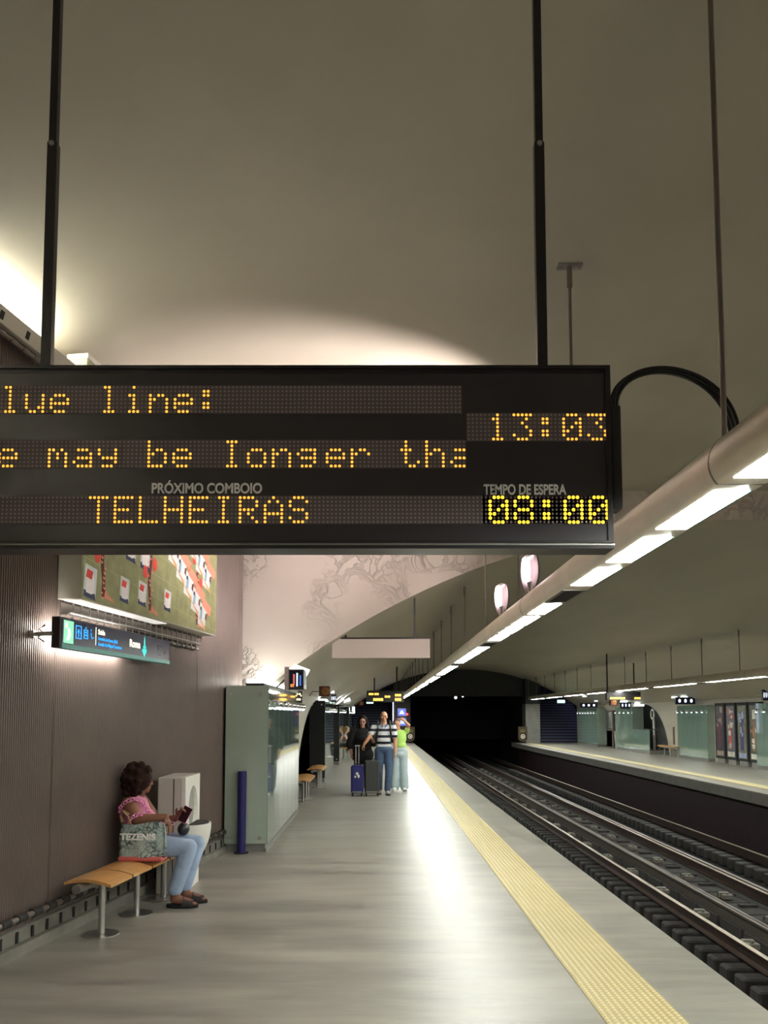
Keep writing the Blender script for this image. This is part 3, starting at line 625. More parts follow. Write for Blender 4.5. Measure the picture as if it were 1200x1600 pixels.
# small enamel plate on the wall, drinking fountain cabinet, bollard
pp = at(322, 1281, 8.85)
t = onwall('wall_plate', 'narrow pale framed plate on the brown wall behind the fountain cabinet', 'plate', 8.82, .53)
s = MB(); s.box(.008, .014, 0, .30, 0, .42); s.box(.014, .018, .02, .28, .01, .02); s.build('plate_panel', mat('plate_grey', (120, 112, 104), .5, .2), t)
s = MB(); s.tube([(.018, .01, .01), (.018, .29, .01), (.018, .29, .41), (.018, .01, .41)], .005, 6, closed=True); s.build('plate_frame', M['steel'], t)
def fountain():
    c = fl(281, 1398); Xn = c.x
    t = thing('fountain_cabinet', 'pale enamel cabinet with oval niche and rounded basin by the brown wall', 'fountain', (Xn, c.y, 0), 0)
    W_, D_, Hh = .22, .62, 1.05
    s = MB(); oz, oy, rz_, ry = .74, .33, .21, .19; n = 28
    s.box(-W_, -.001, 0, D_, .0, Hh, bev=.008)
    cab = s.build('cabinet', M['white2'], t)
    # front skin with an oval opening and the recess behind it
    zl, zh, yl, yh = .46, Hh, 0, D_
    corner = [math.atan2(q1-oz, q0-oy) for q0 in (yl, yh) for q1 in (zl, zh)]
    A_ = sorted([-math.pi+2*math.pi*i/n for i in range(n)] + corner); m_ = len(A_)
    ring = [(oy+ry*math.cos(a), oz+rz_*math.sin(a)) for a in A_]; outer = []
    for a in A_:
        cx, sz = math.cos(a), math.sin(a); k = min(((yh if cx > 0 else yl)-oy)/cx if abs(cx) > 1e-6 else 9, ((zh if sz > 0 else zl)-oz)/sz if abs(sz) > 1e-6 else 9); outer.append((oy+k*cx, oz+k*sz))
    s = MB(); vs = [(.035, p, q) for p, q in ring] + [(.035, p, q) for p, q in outer] + [(.002, oy+(p-oy)*.92, oz+(q-oz)*.92) for p, q in ring] + [(0, p, q) for p, q in outer]
    fs = [(i, (i+1) % m_, m_+(i+1) % m_, m_+i)[::-1] for i in range(m_)] + [(i, (i+1) % m_, 2*m_+(i+1) % m_, 2*m_+i) for i in range(m_)] + [(m_+i, m_+(i+1) % m_, 3*m_+(i+1) % m_, 3*m_+i) for i in range(m_)]
    s.add(vs, fs, 0, False); s.box(0, .035, 0, D_, 0, zl); s.build('niche_surround', M['white'], t)
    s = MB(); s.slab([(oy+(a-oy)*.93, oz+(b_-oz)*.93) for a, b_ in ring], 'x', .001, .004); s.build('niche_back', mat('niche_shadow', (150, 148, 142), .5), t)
    s = MB(); vs = []; fs = []; m_ = 8
    for j in range(m_+1):
        ph = j/m_*math.pi/2
        for i in range(13):
            a = math.pi*i/12; vs.append((.035+.17*math.sin(a)*math.cos(ph), oy+.22*math.cos(a)*math.cos(ph), .60-.34*math.sin(ph)))
    for j in range(m_):
        for i in range(12): fs.append((j*13+i, j*13+i+1, (j+1)*13+i+1, (j+1)*13+i))
    s.add(vs, fs, 0, True); s.add([vs[i] for i in range(13)], [tuple(range(13))]); s.build('basin', M['white'], t)
    s = MB(); s.slab([(.035+.15*math.sin(math.pi*i/12), oy+.2*math.cos(math.pi*i/12)) for i in range(13)], 'z', .601, .606); s.build('basin_grate', M['blackm'], t)
    s = MB(); s.box(-.075, -.068, -.003, 0, .02, Hh-.01); s.build('door_seam', M['block'], t)
fountain()
c = fl(377, 1333)
t = thing('bollard', 'navy blue cylindrical bollard in front of the green glass kiosk', 'bollard', (c.x, c.y, 0))
s = MB(); s.cyl((0, 0, .012), (0, 0, .95), .051, n=28); s.cyl((0, 0, .95), (0, 0, .957), .051, .045, n=28); s.build('post', M['navy'], t)
s = MB(); s.cyl((0, 0, 0), (0, 0, .012), .085, n=28); s.build('base_plate', M['blackm'], t)

# ------------------------------------------------------------------ benches
def bench(name, label, loc, rotz, nseg=4, seg=.44, group=None):
    t = thing(name, label, 'bench', loc, rotz, group); Ln = nseg*seg; wdt = .36
    def prof(): 
        o = []
        for i in range(13):
            u = i/12; x = -wdt/2+wdt*u; o.append((x, .375+.05*math.sin(math.pi*(.18+.72*u))-.0*u))
        return o
    top = prof(); low = [(x, z-.022) for x, z in top][::-1]
    for k in range(nseg):
        s = MB(); s.prism_y(top+low, k*seg+.012*(k > 0), (k+1)*seg-.012*(k < nseg-1), smooth=False); s.build('seat_panel', M['wood'], t)
    s = MB(); low2 = [(x*.99, z-.004) for x, z in top]; s.prism_y(low2+[(x*.99, z-.019) for x, z in top][::-1], .01, Ln-.01); s.build('seat_gasket', M['seam'], t)
    s = MB(); s.cyl((-.06, -.05, .36), (-.06, Ln+.0, .36), .034, n=20); s.build('carrier_tube', M['steel'], t)
    for yy in (.14, Ln/2, Ln-.2):
        s = MB(); s.cyl((.05, yy, .01), (.05, yy, .36), .024, n=16); s.box(-.03, .06, yy-.015, yy+.015, .34, .37); l = s.build('leg', M['steel'], t)
        s = MB(); s.cyl((.05, yy, .0), (.05, yy, .009), .13, n=32); s.build('foot_disc', M['steel'], l)
    return t
p0 = fl(158, 1460); p1 = fl(255, 1404); ang = math.atan2(-(p1.x-p0.x), p1.y-p0.y)
bl_ = ((p1-p0).length + .34)/4
dirv = Vector((math.sin(-ang), math.cos(-ang), 0)); nrm = Vector((math.cos(ang), math.sin(ang), 0))
B0 = p0 - dirv*.14 - nrm*.05
bench('platform_bench', 'curved wooden bench on steel legs with a seated woman, by brown wall', B0, ang, 4, bl_)
bench('platform_bench', 'short wooden bench partly hidden behind the nearest green kiosk', (-1.42, 15.6, 0), 0, 4, .38)
bench('platform_bench', 'small wooden bench standing in front of the black archway', (-1.37, 18.8, 0), 0, 4, .36)
bench('platform_bench', 'small pale bench on the opposite platform beside the green glass wall', (11.45, 31.8, 0), 0, 4, .45)

# ------------------------------------------------------------------ kiosks
spotm = mat('spot_lamp', (255, 255, 255), .5, emit=(235, 250, 255), strength=2.4)
def kiosk(name, label, x0, x1, y0, y1, face, n, near=True, endm='glassf', h=1.97, lights=True, topglow=True):
    """glass fronted cabinet; face=+1 front looks to +X, -1 to -X"""
    t = thing(name, label, 'kiosk', ((x0+x1)/2, y0, 0)); hw = (x1-x0)/2; Ln = y1-y0; fx = hw*face
    s = MB(); s.box(-hw+.01, hw-.01, .01, Ln-.01, .1, h-.01); s.build('carcass', M['blackm'], t)
    s = MB(); s.box(-hw+.02, hw-.02, .03, Ln-.03, 0, .1); s.box(min(fx, fx-.02*face), max(fx, fx-.02*face), 0, Ln, .0, .05); s.build('plinth', M['grey'], t)
    s = MB(); s.box(-hw, hw, 0, .012, .1, h); e = s.build('end_glass', M[endm], t)
    s = MB()
    for q in (-hw+.06, hw-.08):
        for z in (.17, h-.1): s.cyl((q, -.012, z), (q, 0, z), .022, n=14)
    s.build('glass_fixings', M['steel'], e)
    w_ = Ln/n; pm = MB(); a, c = (0, .012) if face > 0 else (-.012, 0); pm.box(a, c, .004, w_-.004, .1, h); pm = pm.mesh('glass_panel', M['glass'])
    lm = MB(); lm.tube([(0, 0, .0), (.05*face, 0, .03), (.09*face, 0, .02)], .012, 8); lm.ell((.1*face, 0, -.02), (.045, .045, .05)); lm = lm.mesh('spot_lamp', M['chrome'])
    bm2 = MB(); bm2.ell((.1*face, 0, -.055), (.034, .034, .025)); bm2 = bm2.mesh('lamp_glow', spotm)
    for k in range(n):
        o = bpy.data.objects.new('glass_panel', pm); C.objects.link(o); o.parent = t; o.location = (fx, k*w_, 0)
        if lights:
            o2 = bpy.data.objects.new('spot_lamp', lm); C.objects.link(o2); o2.parent = t; o2.location = (fx, (k+.5)*w_, h-.2)
            o3 = bpy.data.objects.new('lamp_glow', bm2); C.objects.link(o3); o3.parent = o2
    return t
kiosk('glass_kiosk', 'large green glass kiosk behind the navy bollard on the near platform', -1.80, -1.30, 9.98, 13.9, 1, 7)
kiosk('glass_kiosk', 'green glass kiosk just past the black archway, second on the near platform', LW-.2, -1.25, 20.3, 24.2, 1, 6, endm='blackm')  # here and below, end faces are black to hold their lack of light
kiosk('glass_kiosk', 'narrow glass kiosk third along the near platform', LW-.2, -1.22, 27.5, 30.6, 1, 5, endm='blackm')
kiosk('glass_kiosk', 'farthest glass kiosk on the near platform beside the staircase', LW-.2, -1.18, 36, 40, 1, 5, endm='blackm')
kiosk('glass_kiosk', 'wide pale green glass wall unit left of the advertising panels across the tracks', 11.55, RW+.1, 29.1, 32.0, -1, 6)
kiosk('glass_kiosk', 'pale green glass unit at the right edge beyond the advertising panels', 11.55, RW+.1, 22.4, 25.4, -1, 6)
kiosk('glass_kiosk', 'narrow green glass unit across the tracks beside the white column', 11.4, RW+.1, 37.1, 39.8, -1, 4)
kiosk('glass_kiosk', 'farthest green glass unit across the tracks beside the staircase', 11.4, RW+.1, 43.1, 47.2, -1, 7)

# bright light box, screen and clock on the nearest kiosk
pk = Vector((-1.32, 10.05, 1.99))
t = thing('kiosk_light_box', 'bright louvred light lying on top of the nearest green kiosk', 'lamp', (-1.5, 10.2, 1.99))
s = MB(); s.box(-.1, .12, 0, 2.4, -.01, .02); s.build('lamp_frame', M['black'], t)
s = MB()
for k in range(12): s.box(-.09, .11, .03+.2*k, .19+.2*k, .02, .07)
s.build('louvre_lamps', mat('louvre_lamp', (255, 255, 255), .5, emit=(255, 255, 245), strength=5), t)
c = at(458, 1061, 10.6)
t = thing('hanging_monitor', 'boxy hanging monitor showing dark pictures above the nearest kiosk', 'screen', (c.x, c.y, c.z)); t.scale = (.68, .8, .78)
s = MB(); s.box(-.14, .2, .0, .5, -.17, .16, bev=.01); s.build('monitor_case', M['black'], t)
s = MB(); s.box(-.16, -.08, -.02, .02, -.18, .2); s.build('side_bracket', mat('mauve_grey', (120, 105, 105), .5), t)
s = MB(); s.box(-.05, .18, -.006, 0, -.13, .13, 0); s.box(.0, .03, -.008, -.006, -.1, .08, 1); s.box(.06, .09, -.008, -.006, -.12, .1, 2); s.box(.12, .15, -.008, -.006, -.11, .06, 3); s.box(-.05, .02, -.008, -.006, -.13, -.08, 4)
s.build('screen', [mat('scr0', (20, 24, 40), .2), mat('scr1', (190, 90, 90), .4, emit=(190, 90, 90), strength=.6), mat('scr2', (200, 220, 230), .4, emit=(200, 225, 235), strength=.8), mat('scr3', (60, 100, 180), .4, emit=(60, 100, 190), strength=.7), mat('scr4', (200, 130, 70), .4, emit=(200, 130, 70), strength=.5)], t)
s = MB(); s.cyl((-.12, .2, .05), (-.42, .2, -.2), .015); s.cyl((-.42, .2, -.2), (-.42, .2, -.28), .02); s.build('support_arm', M['black'], t)
c = at(464, 1049, 11.0)
t = thing('small_uplight', 'bright white uplight fixture above the hanging monitor', 'lamp', (c.x, 10.95, c.z)); t.scale = (.8, .8, .8)
s = MB(); s.slab([(-.12, .02), (.14, -.08), (.2, .03), (-.04, .12)], 'y', 0, .25); s.build('diffuser', mat('up_white', (255, 255, 255), .5, emit=(255, 255, 240), strength=2.5), t)
s = MB(); s.box(-.1, .14, .02, .23, -.13, -.09); s.build('lamp_body', M['steel'], t)
c = at(467, 1089, 13.8)
t = thing('signal_box', 'small dark box with three round lights at the end of the nearest kiosk', 'signal', (-1.27, 13.82, c.z))
s = MB(); s.box(-.03, .04, 0, .06, -.1, .1); s.build('box_body', M['black'], t)
s = MB(); s.cyl((0, -.01, .05), (0, 0, .05), .016); s.cyl((.02, -.01, .02), (.02, 0, .02), .012); s.cyl((0, -.01, -.04), (0, 0, -.04), .018); s.build('round_lights', mat('sig_l', (255, 230, 160), .4, emit=(255, 230, 170), strength=1.5), t)
def speaker(px, py, Y, sz, label):
    c = at(px, py, Y); t = thing('loudspeaker_box', label, 'loudspeaker', (c.x, Y, c.z))
    s = MB(); s.box(-sz, sz, 0, .2, -sz*.9, sz*.9, bev=.01); s.build('case', M['speaker'], t)
    s = MB()
    for r_ in (.75, .5, .2): s.tube([(r_*sz*.8*math.cos(a)+sz*.15, -.006, r_*sz*.8*math.sin(a)) for a in [i*math.pi/12 for i in range(24)]], .011, 6, closed=True)
    s.build('speaker_rings', M['gold'], t)
    s = MB(); s.tube([(-sz, .1, 0), (-sz-.14, .12, 0), (-sz-.2, .12, -.1)], .01, 6); s.build('wall_arm', M['black'], t)
speaker(507, 1080, 17.0, .115, 'square maroon loudspeaker box with ring over the black archway')
speaker(564, 1099, 36, .1, 'tiny maroon loudspeaker box with ring beside the far lamps, near platform')
speaker(959, 1098, 30, .11, 'square maroon loudspeaker box under the opposite display board')
# lamps perched on the far kiosks
lampm = mat('perched_lamp', (255, 255, 255), .5, emit=(240, 250, 255), strength=3.2)
def perch(px, py, Y, w_, h_, label, tilt=.0, ln=.5):
    c = at(px, py, Y); t = thing('perched_lamp', label, 'lamp', (c.x, Y, c.z))
    s = MB(); s.slab([(-w_, -h_-tilt), (w_, -h_+tilt), (w_*.7, h_+tilt), (-w_*.6, h_-tilt)], 'y', 0, ln); s.build('diffuser', lampm, t)
    s = MB(); s.box(-w_, w_, .02, ln-.02, -h_-tilt-.05, -h_-tilt-.03); s.build('holder', M['steel'], t)
perch(504, 1094, 20.4, .12, .03, 'flat white lamp under the maroon loudspeaker on the near platform')
perch(518, 1078, 22.0, .05, .07, 'small white lamp right of the maroon loudspeaker')
perch(530, 1096, 27.6, .15, .03, 'slanting white lamp on the third near platform kiosk', .1)
perch(542, 1094, 30, .12, .05, 'white lamp on the far part of the third near platform kiosk', .04)
perch(552, 1109, 38, .07, .14, 'small drooping white lamp at the farthest near platform kiosk')
perch(921, 1087, 44, .26, .05, 'white lamp above the farthest green unit across the tracks')
perch(936, 1093, 43.3, .12, .09, 'pointed white lamp at the corner of the farthest green unit')
perch(977, 1095, 38.2, .1, .06, 'small white lamp over the narrow green unit across the tracks')
perch(1001, 1100, 37.3, .16, .09, 'bright pointed lamp over the narrow green unit corner across the tracks')
perch(1062, 1088, 32.0, .15, .05, 'left white lamp above the wide green glass unit across the tracks')
perch(1081, 1087, 31.0, .26, .06, 'right white lamp above the wide green glass unit across the tracks')
perch(1199, 1080, 25, .1, .08, 'white lamp cut by the right edge above the last green unit')
def minisign(px, py, Y, w_, h_, label):
    c = at(px, py, Y); t = thing('hanging_sign', label, 'sign', (c.x, Y, c.z))
    s = MB(); s.box(-w_, w_, 0, .1, -h_, h_, bev=.006); s.build('sign_case', mat('sign_navy', (18, 22, 52), .3), t)
    s = MB()
    for k in range(3): s.ell((-w_*.6+w_*.6*k, -.004, 0), (w_*.13, .006, h_*.5))
    s.build('sign_symbols', mat('sym_white', (230, 240, 255), .4, emit=(220, 235, 255), strength=1.6), t)
minisign(920, 1102, 43.5, .45, .12, 'dark navy symbol sign above the farthest green unit across the tracks')
minisign(978, 1102, 37.4, .25, .14, 'dark navy symbol sign on the narrow green unit across the tracks')
minisign(1071, 1095, 30.6, .36, .13, 'dark navy symbol sign above the wide green unit across the tracks')
minisign(1197, 1086, 24.6, .1, .16, 'dark sign cut by the right edge above the last green unit')
minisign(521, 1091, 21.5, .07, .1, 'small dark blue sign beside the maroon loudspeaker, near platform')

# columns, ad panels, shelter etc across the tracks
AD = [((90, 40, 60), (150, 130, 120), (40, 38, 46)), ((176, 70, 50), (196, 190, 175), (90, 96, 110)), ((52, 52, 120), (150, 160, 190), (110, 110, 90)), ((150, 110, 80), (214, 212, 200), (70, 80, 60))]
lab = ['dark advertising panel with a reddish bottle shape, left of the four', 'advertising panel with pale figures over an orange patch, second from left', 'advertising panel with violet blue text block, third from left', 'advertising panel with brown and white picture, right of the four']
for k in range(4):
    y0 = 28.65 - .86*k
    t = thing('advertising_panel', lab[k], 'poster', (11.62, y0-.78, 0), group='advertising panels across the tracks')
    s = MB(); s.box(0, .14, 0, .78, .16, 2.02, bev=.01); s.build('frame', M['blackm'], t)
    s = MB(); s.box(.02, .14, .1, .68, 0, .16); s.build('foot', M['grey'], t)
    a, bb, cc = AD[k]; ms = [mat('ad%d_%d' % (k, i), q, .4, noise=.35, nscale=8) for i, q in enumerate((a, bb, cc))]; s = MB()
    s.box(-.004, 0, .1, .68, .24, 1.92, 2)
    rr = random.Random(k)
    s.slab([(.3, .5), (.52, .5), (.52, 1.0), (.46, 1.3), (.42, 1.6), (.36, 1.6), (.34, 1.3), (.28, 1.0)], 'x', -.007, -.004, 0); s.box(-.006, -.004, .12, .66, .26, .42, 1)
    for i in range(14): y_ = rr.uniform(.12, .5); z_ = rr.uniform(.5, 1.7); s.box(-.006-.0003*i, -.004, y_, y_+rr.uniform(.05, .2), z_, z_+rr.uniform(.04, .2), rr.randint(0, 1))
    s.build('picture', ms, t)
c0 = 11.5
t = thing('glass_shelter', 'tall narrow glass shelter cabinet in front of the arched niche across the tracks', 'shelter', (11.3, 34.6, 0))
s = MB(); s.box(0, .9, 0, 2.4, 0, .14); s.build('plinth', M['grey'], t)
s = MB(); s.box(0, .015, 0, 2.4, .14, 1.0); s.build('low_glass', M['glass'], t)
s = MB(); s.cyl((.5, .9, .14), (.5, .9, 1.5), .05); s.tube([(.45, .9+.2*math.cos(a), 1.65+.2*math.sin(a)) for a in [i*math.pi/10 for i in range(20)]], .035, 8, closed=True); s.build('pale_sculpture', M['white'], t)
s = MB(); s.box(.45, .5, .2, 2.2, .98, 1.02); s.box(.45, .5, .25, .29, .14, .98); s.build('rail_frame', M['dsteel'], t)
t = thing('display_cabinet', 'silver wall cabinet with rounded glass next to the loudspeaker across the tracks', 'cabinet', (11.4, 40.3, .85))
s = MB(); s.box(0, .3, 0, 1.0, 0, 1.0, bev=.03); s.build('cabinet_body', M['dsteel'], t)
s = MB(); s.cyl((.04, .3, .12), (.04, .3, .9), .16, n=24); s.build('rounded_glass', M['chrome'], t)
s = MB(); s.cyl((.15, .5, -.85), (.15, .5, 0), .04); s.build('post', M['dsteel'], t)
t = thing('column_sign', 'thin dark vertical plate on the pale wall above the far bench', 'plate', (RW-.02, 33.0, .45))
s = MB(); s.box(-.01, .02, 0, .12, 0, .7); s.build('plate', M['dsteel'], t)

# hanging blank sign, far display boards, markers, screens
p0 = at(519, 996, 11.62); p1 = at(672, 1028, 11.62)
t = thing('blank_sign', 'blank pale hanging sign with dark top rail beyond the ceiling step', 'sign', (p0.x, 11.62, p1.z)); w_ = p1.x-p0.x; h_ = p0.z-p1.z
s = MB(); s.box(0, w_, 0, .08, 0, h_-.02, bev=.004); s.build('sign_panel', mat('blank_face', (205, 192, 184), .4), t)
s = MB(); s.box(0, w_, -.005, .085, h_-.02, h_); s.build('top_rail', M['black'], t)
for px in (540, 648):
    X = at(px, 990, 11.62).x; s = MB(); s.box(X-p0.x-.013, X-p0.x+.013, .02, .045, h_, vz(X)-p1.z+.02); s.build('hanging_rod', M['black'], t)
def farboard(x0, x1, y0, y1, Y, label, items, poles):
    a = at(x0, y1, Y); b_ = at(x1, y0, Y); t = thing('information_display', label, 'display board', (a.x, Y, a.z)); w_ = b_.x-a.x; h_ = b_.z-a.z
    s = MB(); s.box(0, w_, 0, .16, 0, h_, bev=.01); s.build('housing', M['black'], t)
    for (xa, xb, ya, yb) in items:
        s = MB()
        u = at(xa, ya, Y) - a; v = at(xb, yb, Y) - a; n = max(2, int((v.x-u.x)/.075)); st = (v.x-u.x)/n
        for k in range(n): s.box(u.x+st*k+.004, u.x+st*(k+1)-.008, -.006, 0, v.z, u.z)
        s.build('lit_text', mat('far_led', (255, 170, 60), .4, emit=(255, 176, 70), strength=2.2), t)
    for px in poles:
        X = at(px, y0, Y).x; s = MB(); s.cyl((X-a.x, .08, h_), (X-a.x, .08, vz(X)-a.z+.02), .025); s.build('hanging_pole', M['black'], t)
farboard(573, 631, 1079, 1097, 30, 'small distant black display board with amber text over the near platform', [(576, 584, 1083, 1086), (585, 592, 1083, 1086), (583, 599, 1091, 1095), (601, 610, 1087, 1090), (617, 627, 1084.5, 1088), (617, 627, 1091, 1095)], (585, 620))
farboard(948, 1001, 1081, 1094, 30, 'distant black display board with amber text over the opposite platform', [(953, 977, 1089.5, 1092.5), (991, 1001, 1089.5, 1092.5)], (950, 992))
t = thing('exit_lamp', 'small glowing green and white exit lamp at the left staircase', 'sign', at(578, 1098, 42)); s = MB(); s.box(-.17, .17, 0, .08, -.04, .04); s.build('lamp_face', mat('exit_glow', (200, 255, 230), .5, emit=(200, 255, 235), strength=1.6), t)
t = thing('exit_lamp', 'small glowing green and white exit lamp at the right staircase', 'sign', at(877, 1096, 46)); s = MB(); s.box(-.2, .2, 0, .08, -.08, .08); s.build('lamp_face', MATS['exit_glow'], t)
def marker(x, y, label):
    c = at(x, y, YE-.7); t = thing('stop_marker', label, 'marker', (c.x, YE-.67, c.z))
    s = MB(); w_, h_ = .26, .42; s.slab([(-w_, h_), (-w_, -h_*.7), (-w_*.5, -h_), (w_*.5, -h_), (w_, -h_*.7), (w_, h_)], 'y', 0, .06); s.build('marker_plate', mat('marker_olive', (72, 56, 32), .6), t)
    s = MB(); s.tube([(.11*math.cos(a), -.01, -.14+.11*math.sin(a)) for a in [i*math.pi/8 for i in range(16)]], .022, 6, closed=True); s.box(-.04, .04, -.012, 0, -.18, -.1); s.build('ring_symbol', mat('marker_white', (230, 225, 215), .5, emit=(230, 225, 215), strength=.25), t)
    s = MB(); s.box(-.14, .14, -.01, 0, .1, .26); s.build('upper_label', mat('marker_green', (110, 104, 62), .6), t)
marker(641, 1147, 'olive stop marker with white ring at the far end of the near platform')
marker(817, 1147, 'olive stop marker with white ring at the far end of the opposite platform')
for (y, lb) in ((1113, 'upper small bright blue screen on the pillar behind the green shirt person'), (1128, 'lower small bright blue screen on the pillar behind the green shirt person')):
    c = at(628, y, YE-.65); t = thing('info_screen', lb, 'screen', c); s = MB(); s.box(-.26, .26, 0, .05, -.24, .24, bev=.01); s.build('screen_case', M['dsteel'], t)
    s = MB(); s.box(-.22, .22, -.008, 0, -.2, .2, 0); s.slab([(-.15, -.1), (.15, -.1), (.05, .1), (-.05, .12)], 'y', -.012, -.008, 1); s.build('screen_image', [mat('scrblue', (70, 90, 220), .4, emit=(80, 100, 235), strength=1.0), mat('scrpale', (180, 200, 255), .4, emit=(180, 200, 255), strength=1.1)], t)
c = at(636, 1116, YE-.7); s = MB(); s.ell((0, 0, 0), (.07, .05, .07)); s.box(-.03, .03, 0, .1, -.03, .03); tag(s.build('signal_lamp', mat('red_lamp', (255, 60, 60), .4, emit=(255, 60, 70), strength=3), None, c), 'tiny red signal lamp at the edge of the tunnel mouth', 'lamp')
for (x, y, r_, lb) in ((712, 1090, .09, 'left and larger of two white lamps in the dark tunnel'), (723, 1088, .06, 'right and smaller of two white lamps in the dark tunnel')):
    c = at(x, y, 56); s = MB(); s.ell((0, 0, 0), (r_, .05, r_)); s.box(-.03, .03, 0, .06, 0, .9); tag(s.build('tunnel_lamp', mat('tun_lamp', (255, 255, 255), .4, emit=(255, 255, 255), strength=3), None, c), lb, 'lamp')

# ------------------------------------------------------------------ luggage
def suitcase(X, Y, w_, h_, d_, m, label, handle, hz_=.0, tagm=None):
    t = thing('suitcase', label, 'suitcase', (X, Y, 0))
    s = MB(); s.box(-w_/2, w_/2, 0, d_, .06, h_, bev=.028); sh = s.build('shell', m, t)
    s = MB()
    for k in range(5): x = -w_*.36 + w_*.18*k; s.box(x-.006, x+.006, -.006, .0, .12, h_-.06, bev=.002)
    s.build('shell_ribs', m, t)
    s = MB(); s.box(-w_*.4, w_*.4, -.004, .002, .075, .1); s.build('lower_bumper', M['grey'], t)
    for sx in (-1, 1):
        for yy in (.04, d_-.04):
            s = MB(); s.cyl((sx*(w_/2-.035)-.012, yy, .03), (sx*(w_/2-.035)+.012, yy, .03), .03, n=16); s.box(sx*(w_/2-.035)-.018, sx*(w_/2-.035)+.018, yy-.02, yy+.02, .045, .075); s.build('wheel', M['blackm'], t)
    s = MB(); s.tube([(-.05, d_/2, h_-.01), (-.05, d_/2, h_+.03), (.05, d_/2, h_+.03), (.05, d_/2, h_-.01)], .009, 8); s.build('carry_handle', M['blackm'], t)
    if handle:
        s = MB(); 
        for q in (-.03, .03): s.box(q-.008, q+.008, d_-.03, d_-.014, h_-.02, handle)
        s.box(-.055, .055, d_-.04, d_-.004, handle, handle+.03, bev=.008); s.build('telescopic_handle', M['steel'], t)
    if tagm:
        s = MB(); s.ell((0, -.012, h_-.16), (.028, .008, .03)); s.ell((.03, -.012, h_-.21), (.022, .008, .035)); s.ell((-.035, -.012, h_-.22), (.02, .008, .022)); s.build('luggage_tag', tagm, t)
    return t
suitcase(-.385, 16.75, .25, .61, .3, mat('case_navy', (38, 38, 104), .35), 'navy blue rolling suitcase left of the dark grey one', .98, tagm=M['white'])
suitcase(-.085, 16.75, .30, .71, .3, mat('case_grey', (58, 58, 58), .4), 'dark grey rolling suitcase held beside the striped shirt man', None)

# ------------------------------------------------------------------ people (local: facing -Y, own right side at -X)
def hand(b, wr, d, palm_n, curl=.5, sc_=1., thumb=1):
    """wr wrist, d direction of fingers, palm_n palm normal"""
    wr = Vector(wr); d = Vector(d).normalized(); n = Vector(palm_n); n = (n - d*n.dot(d)).normalized(); sd = d.cross(n)*thumb
    pc = wr + d*.045*sc_
    b.ell(pc, (.036*sc_, .042*sc_, .017*sc_), Matrix((sd, d, n)).transposed().to_quaternion().to_euler())
    for i, (o, ln) in enumerate(((.027, .066), (.009, .074), (-.009, .07), (-.026, .055))):
        base = wr + d*.08*sc_ + sd*o*sc_; pts = [(base, .0088*sc_)]; cur = base; a = 0
        for j in range(3):
            a += curl*.8; cur = cur + (d*math.cos(a) + n*math.sin(a))*ln*sc_*.36; pts.append((cur, (.0085-.0008*j)*sc_))
        b.chain(pts, n=8)
    b0 = wr + d*.025*sc_ + sd*.03*sc_; b1 = b0 + (sd*.6+d*.7+n*.35)*.035*sc_; b2 = b1 + (d*.9+n*.5)*.03*sc_
    b.chain([(b0, .012*sc_), (b1, .0105*sc_), (b2, .009*sc_)], n=8)
def head(b, c, rot, s_=1., fem=False):
    m = rot.to_matrix(); c = Vector(c)
    def P(x, y, z): return c + m @ Vector((x*s_, y*s_, z*s_))
    b.ell(P(0, .008, .02), (.074*s_, .092*s_, .088*s_), rot); b.ell(P(0, -.022, -.045), (.055*s_, .062*s_, .062*s_), rot); b.ell(P(0, -.058, -.088), (.026*s_, .022*s_, .02*s_), rot)
    b.chain([(P(0, -.088, .01), .009*s_), (P(0, -.106, -.026), .0125*s_)], n=8); b.ell(P(-.01, -.098, -.032), .009*s_, nu=8, nv=6); b.ell(P(.01, -.098, -.032), .009*s_, nu=8, nv=6)
    b.ell(P(0, -.083, -.056), (.024*s_, .009*s_, .006*s_), rot); b.ell(P(0, -.081, -.066), (.02*s_, .009*s_, .006*s_), rot)
    b.ell(P(0, -.08, .022), (.05*s_, .014*s_, .008*s_), rot)
    for q in (-1, 1): b.ell(P(.074*q, .012, -.012), (.009*s_, .018*s_, .03*s_), rot); b.ell(P(.04*q, -.062, -.02), (.018*s_, .02*s_, .018*s_), rot)
def face_bits(t, c, rot, s_=1., brow=(40, 28, 22)):
    m = rot.to_matrix(); c = Vector(c)
    def P(x, y, z): return c + m @ Vector((x*s_, y*s_, z*s_))
    for q in (-1, 1):
        b = MB(); b.ell(P(.03*q, -.082, .002), (.013*s_, .006*s_, .0065*s_), rot, 0, 12, 8); b.ell(P(.03*q, -.0875, .002), (.0055*s_, .003*s_, .0055*s_), rot, 1, 10, 6); b.build('eye', [M['white'], M['blackm']], t)
        b = MB(); b.tube([P(.014*q, -.092, .02), P(.03*q, -.09, .026), (P(.046*q, -.08, .02))], .004*s_, 6); b.build('eyebrow', mat('brow_%d' % brow[0], brow, .7), t)
    b = MB(); b.ell(P(0, -.0905, -.061), (.021*s_, .004*s_, .0065*s_), rot, 0, 14, 8); b.build('lips', mat('lips', (150, 82, 76), .45), t)
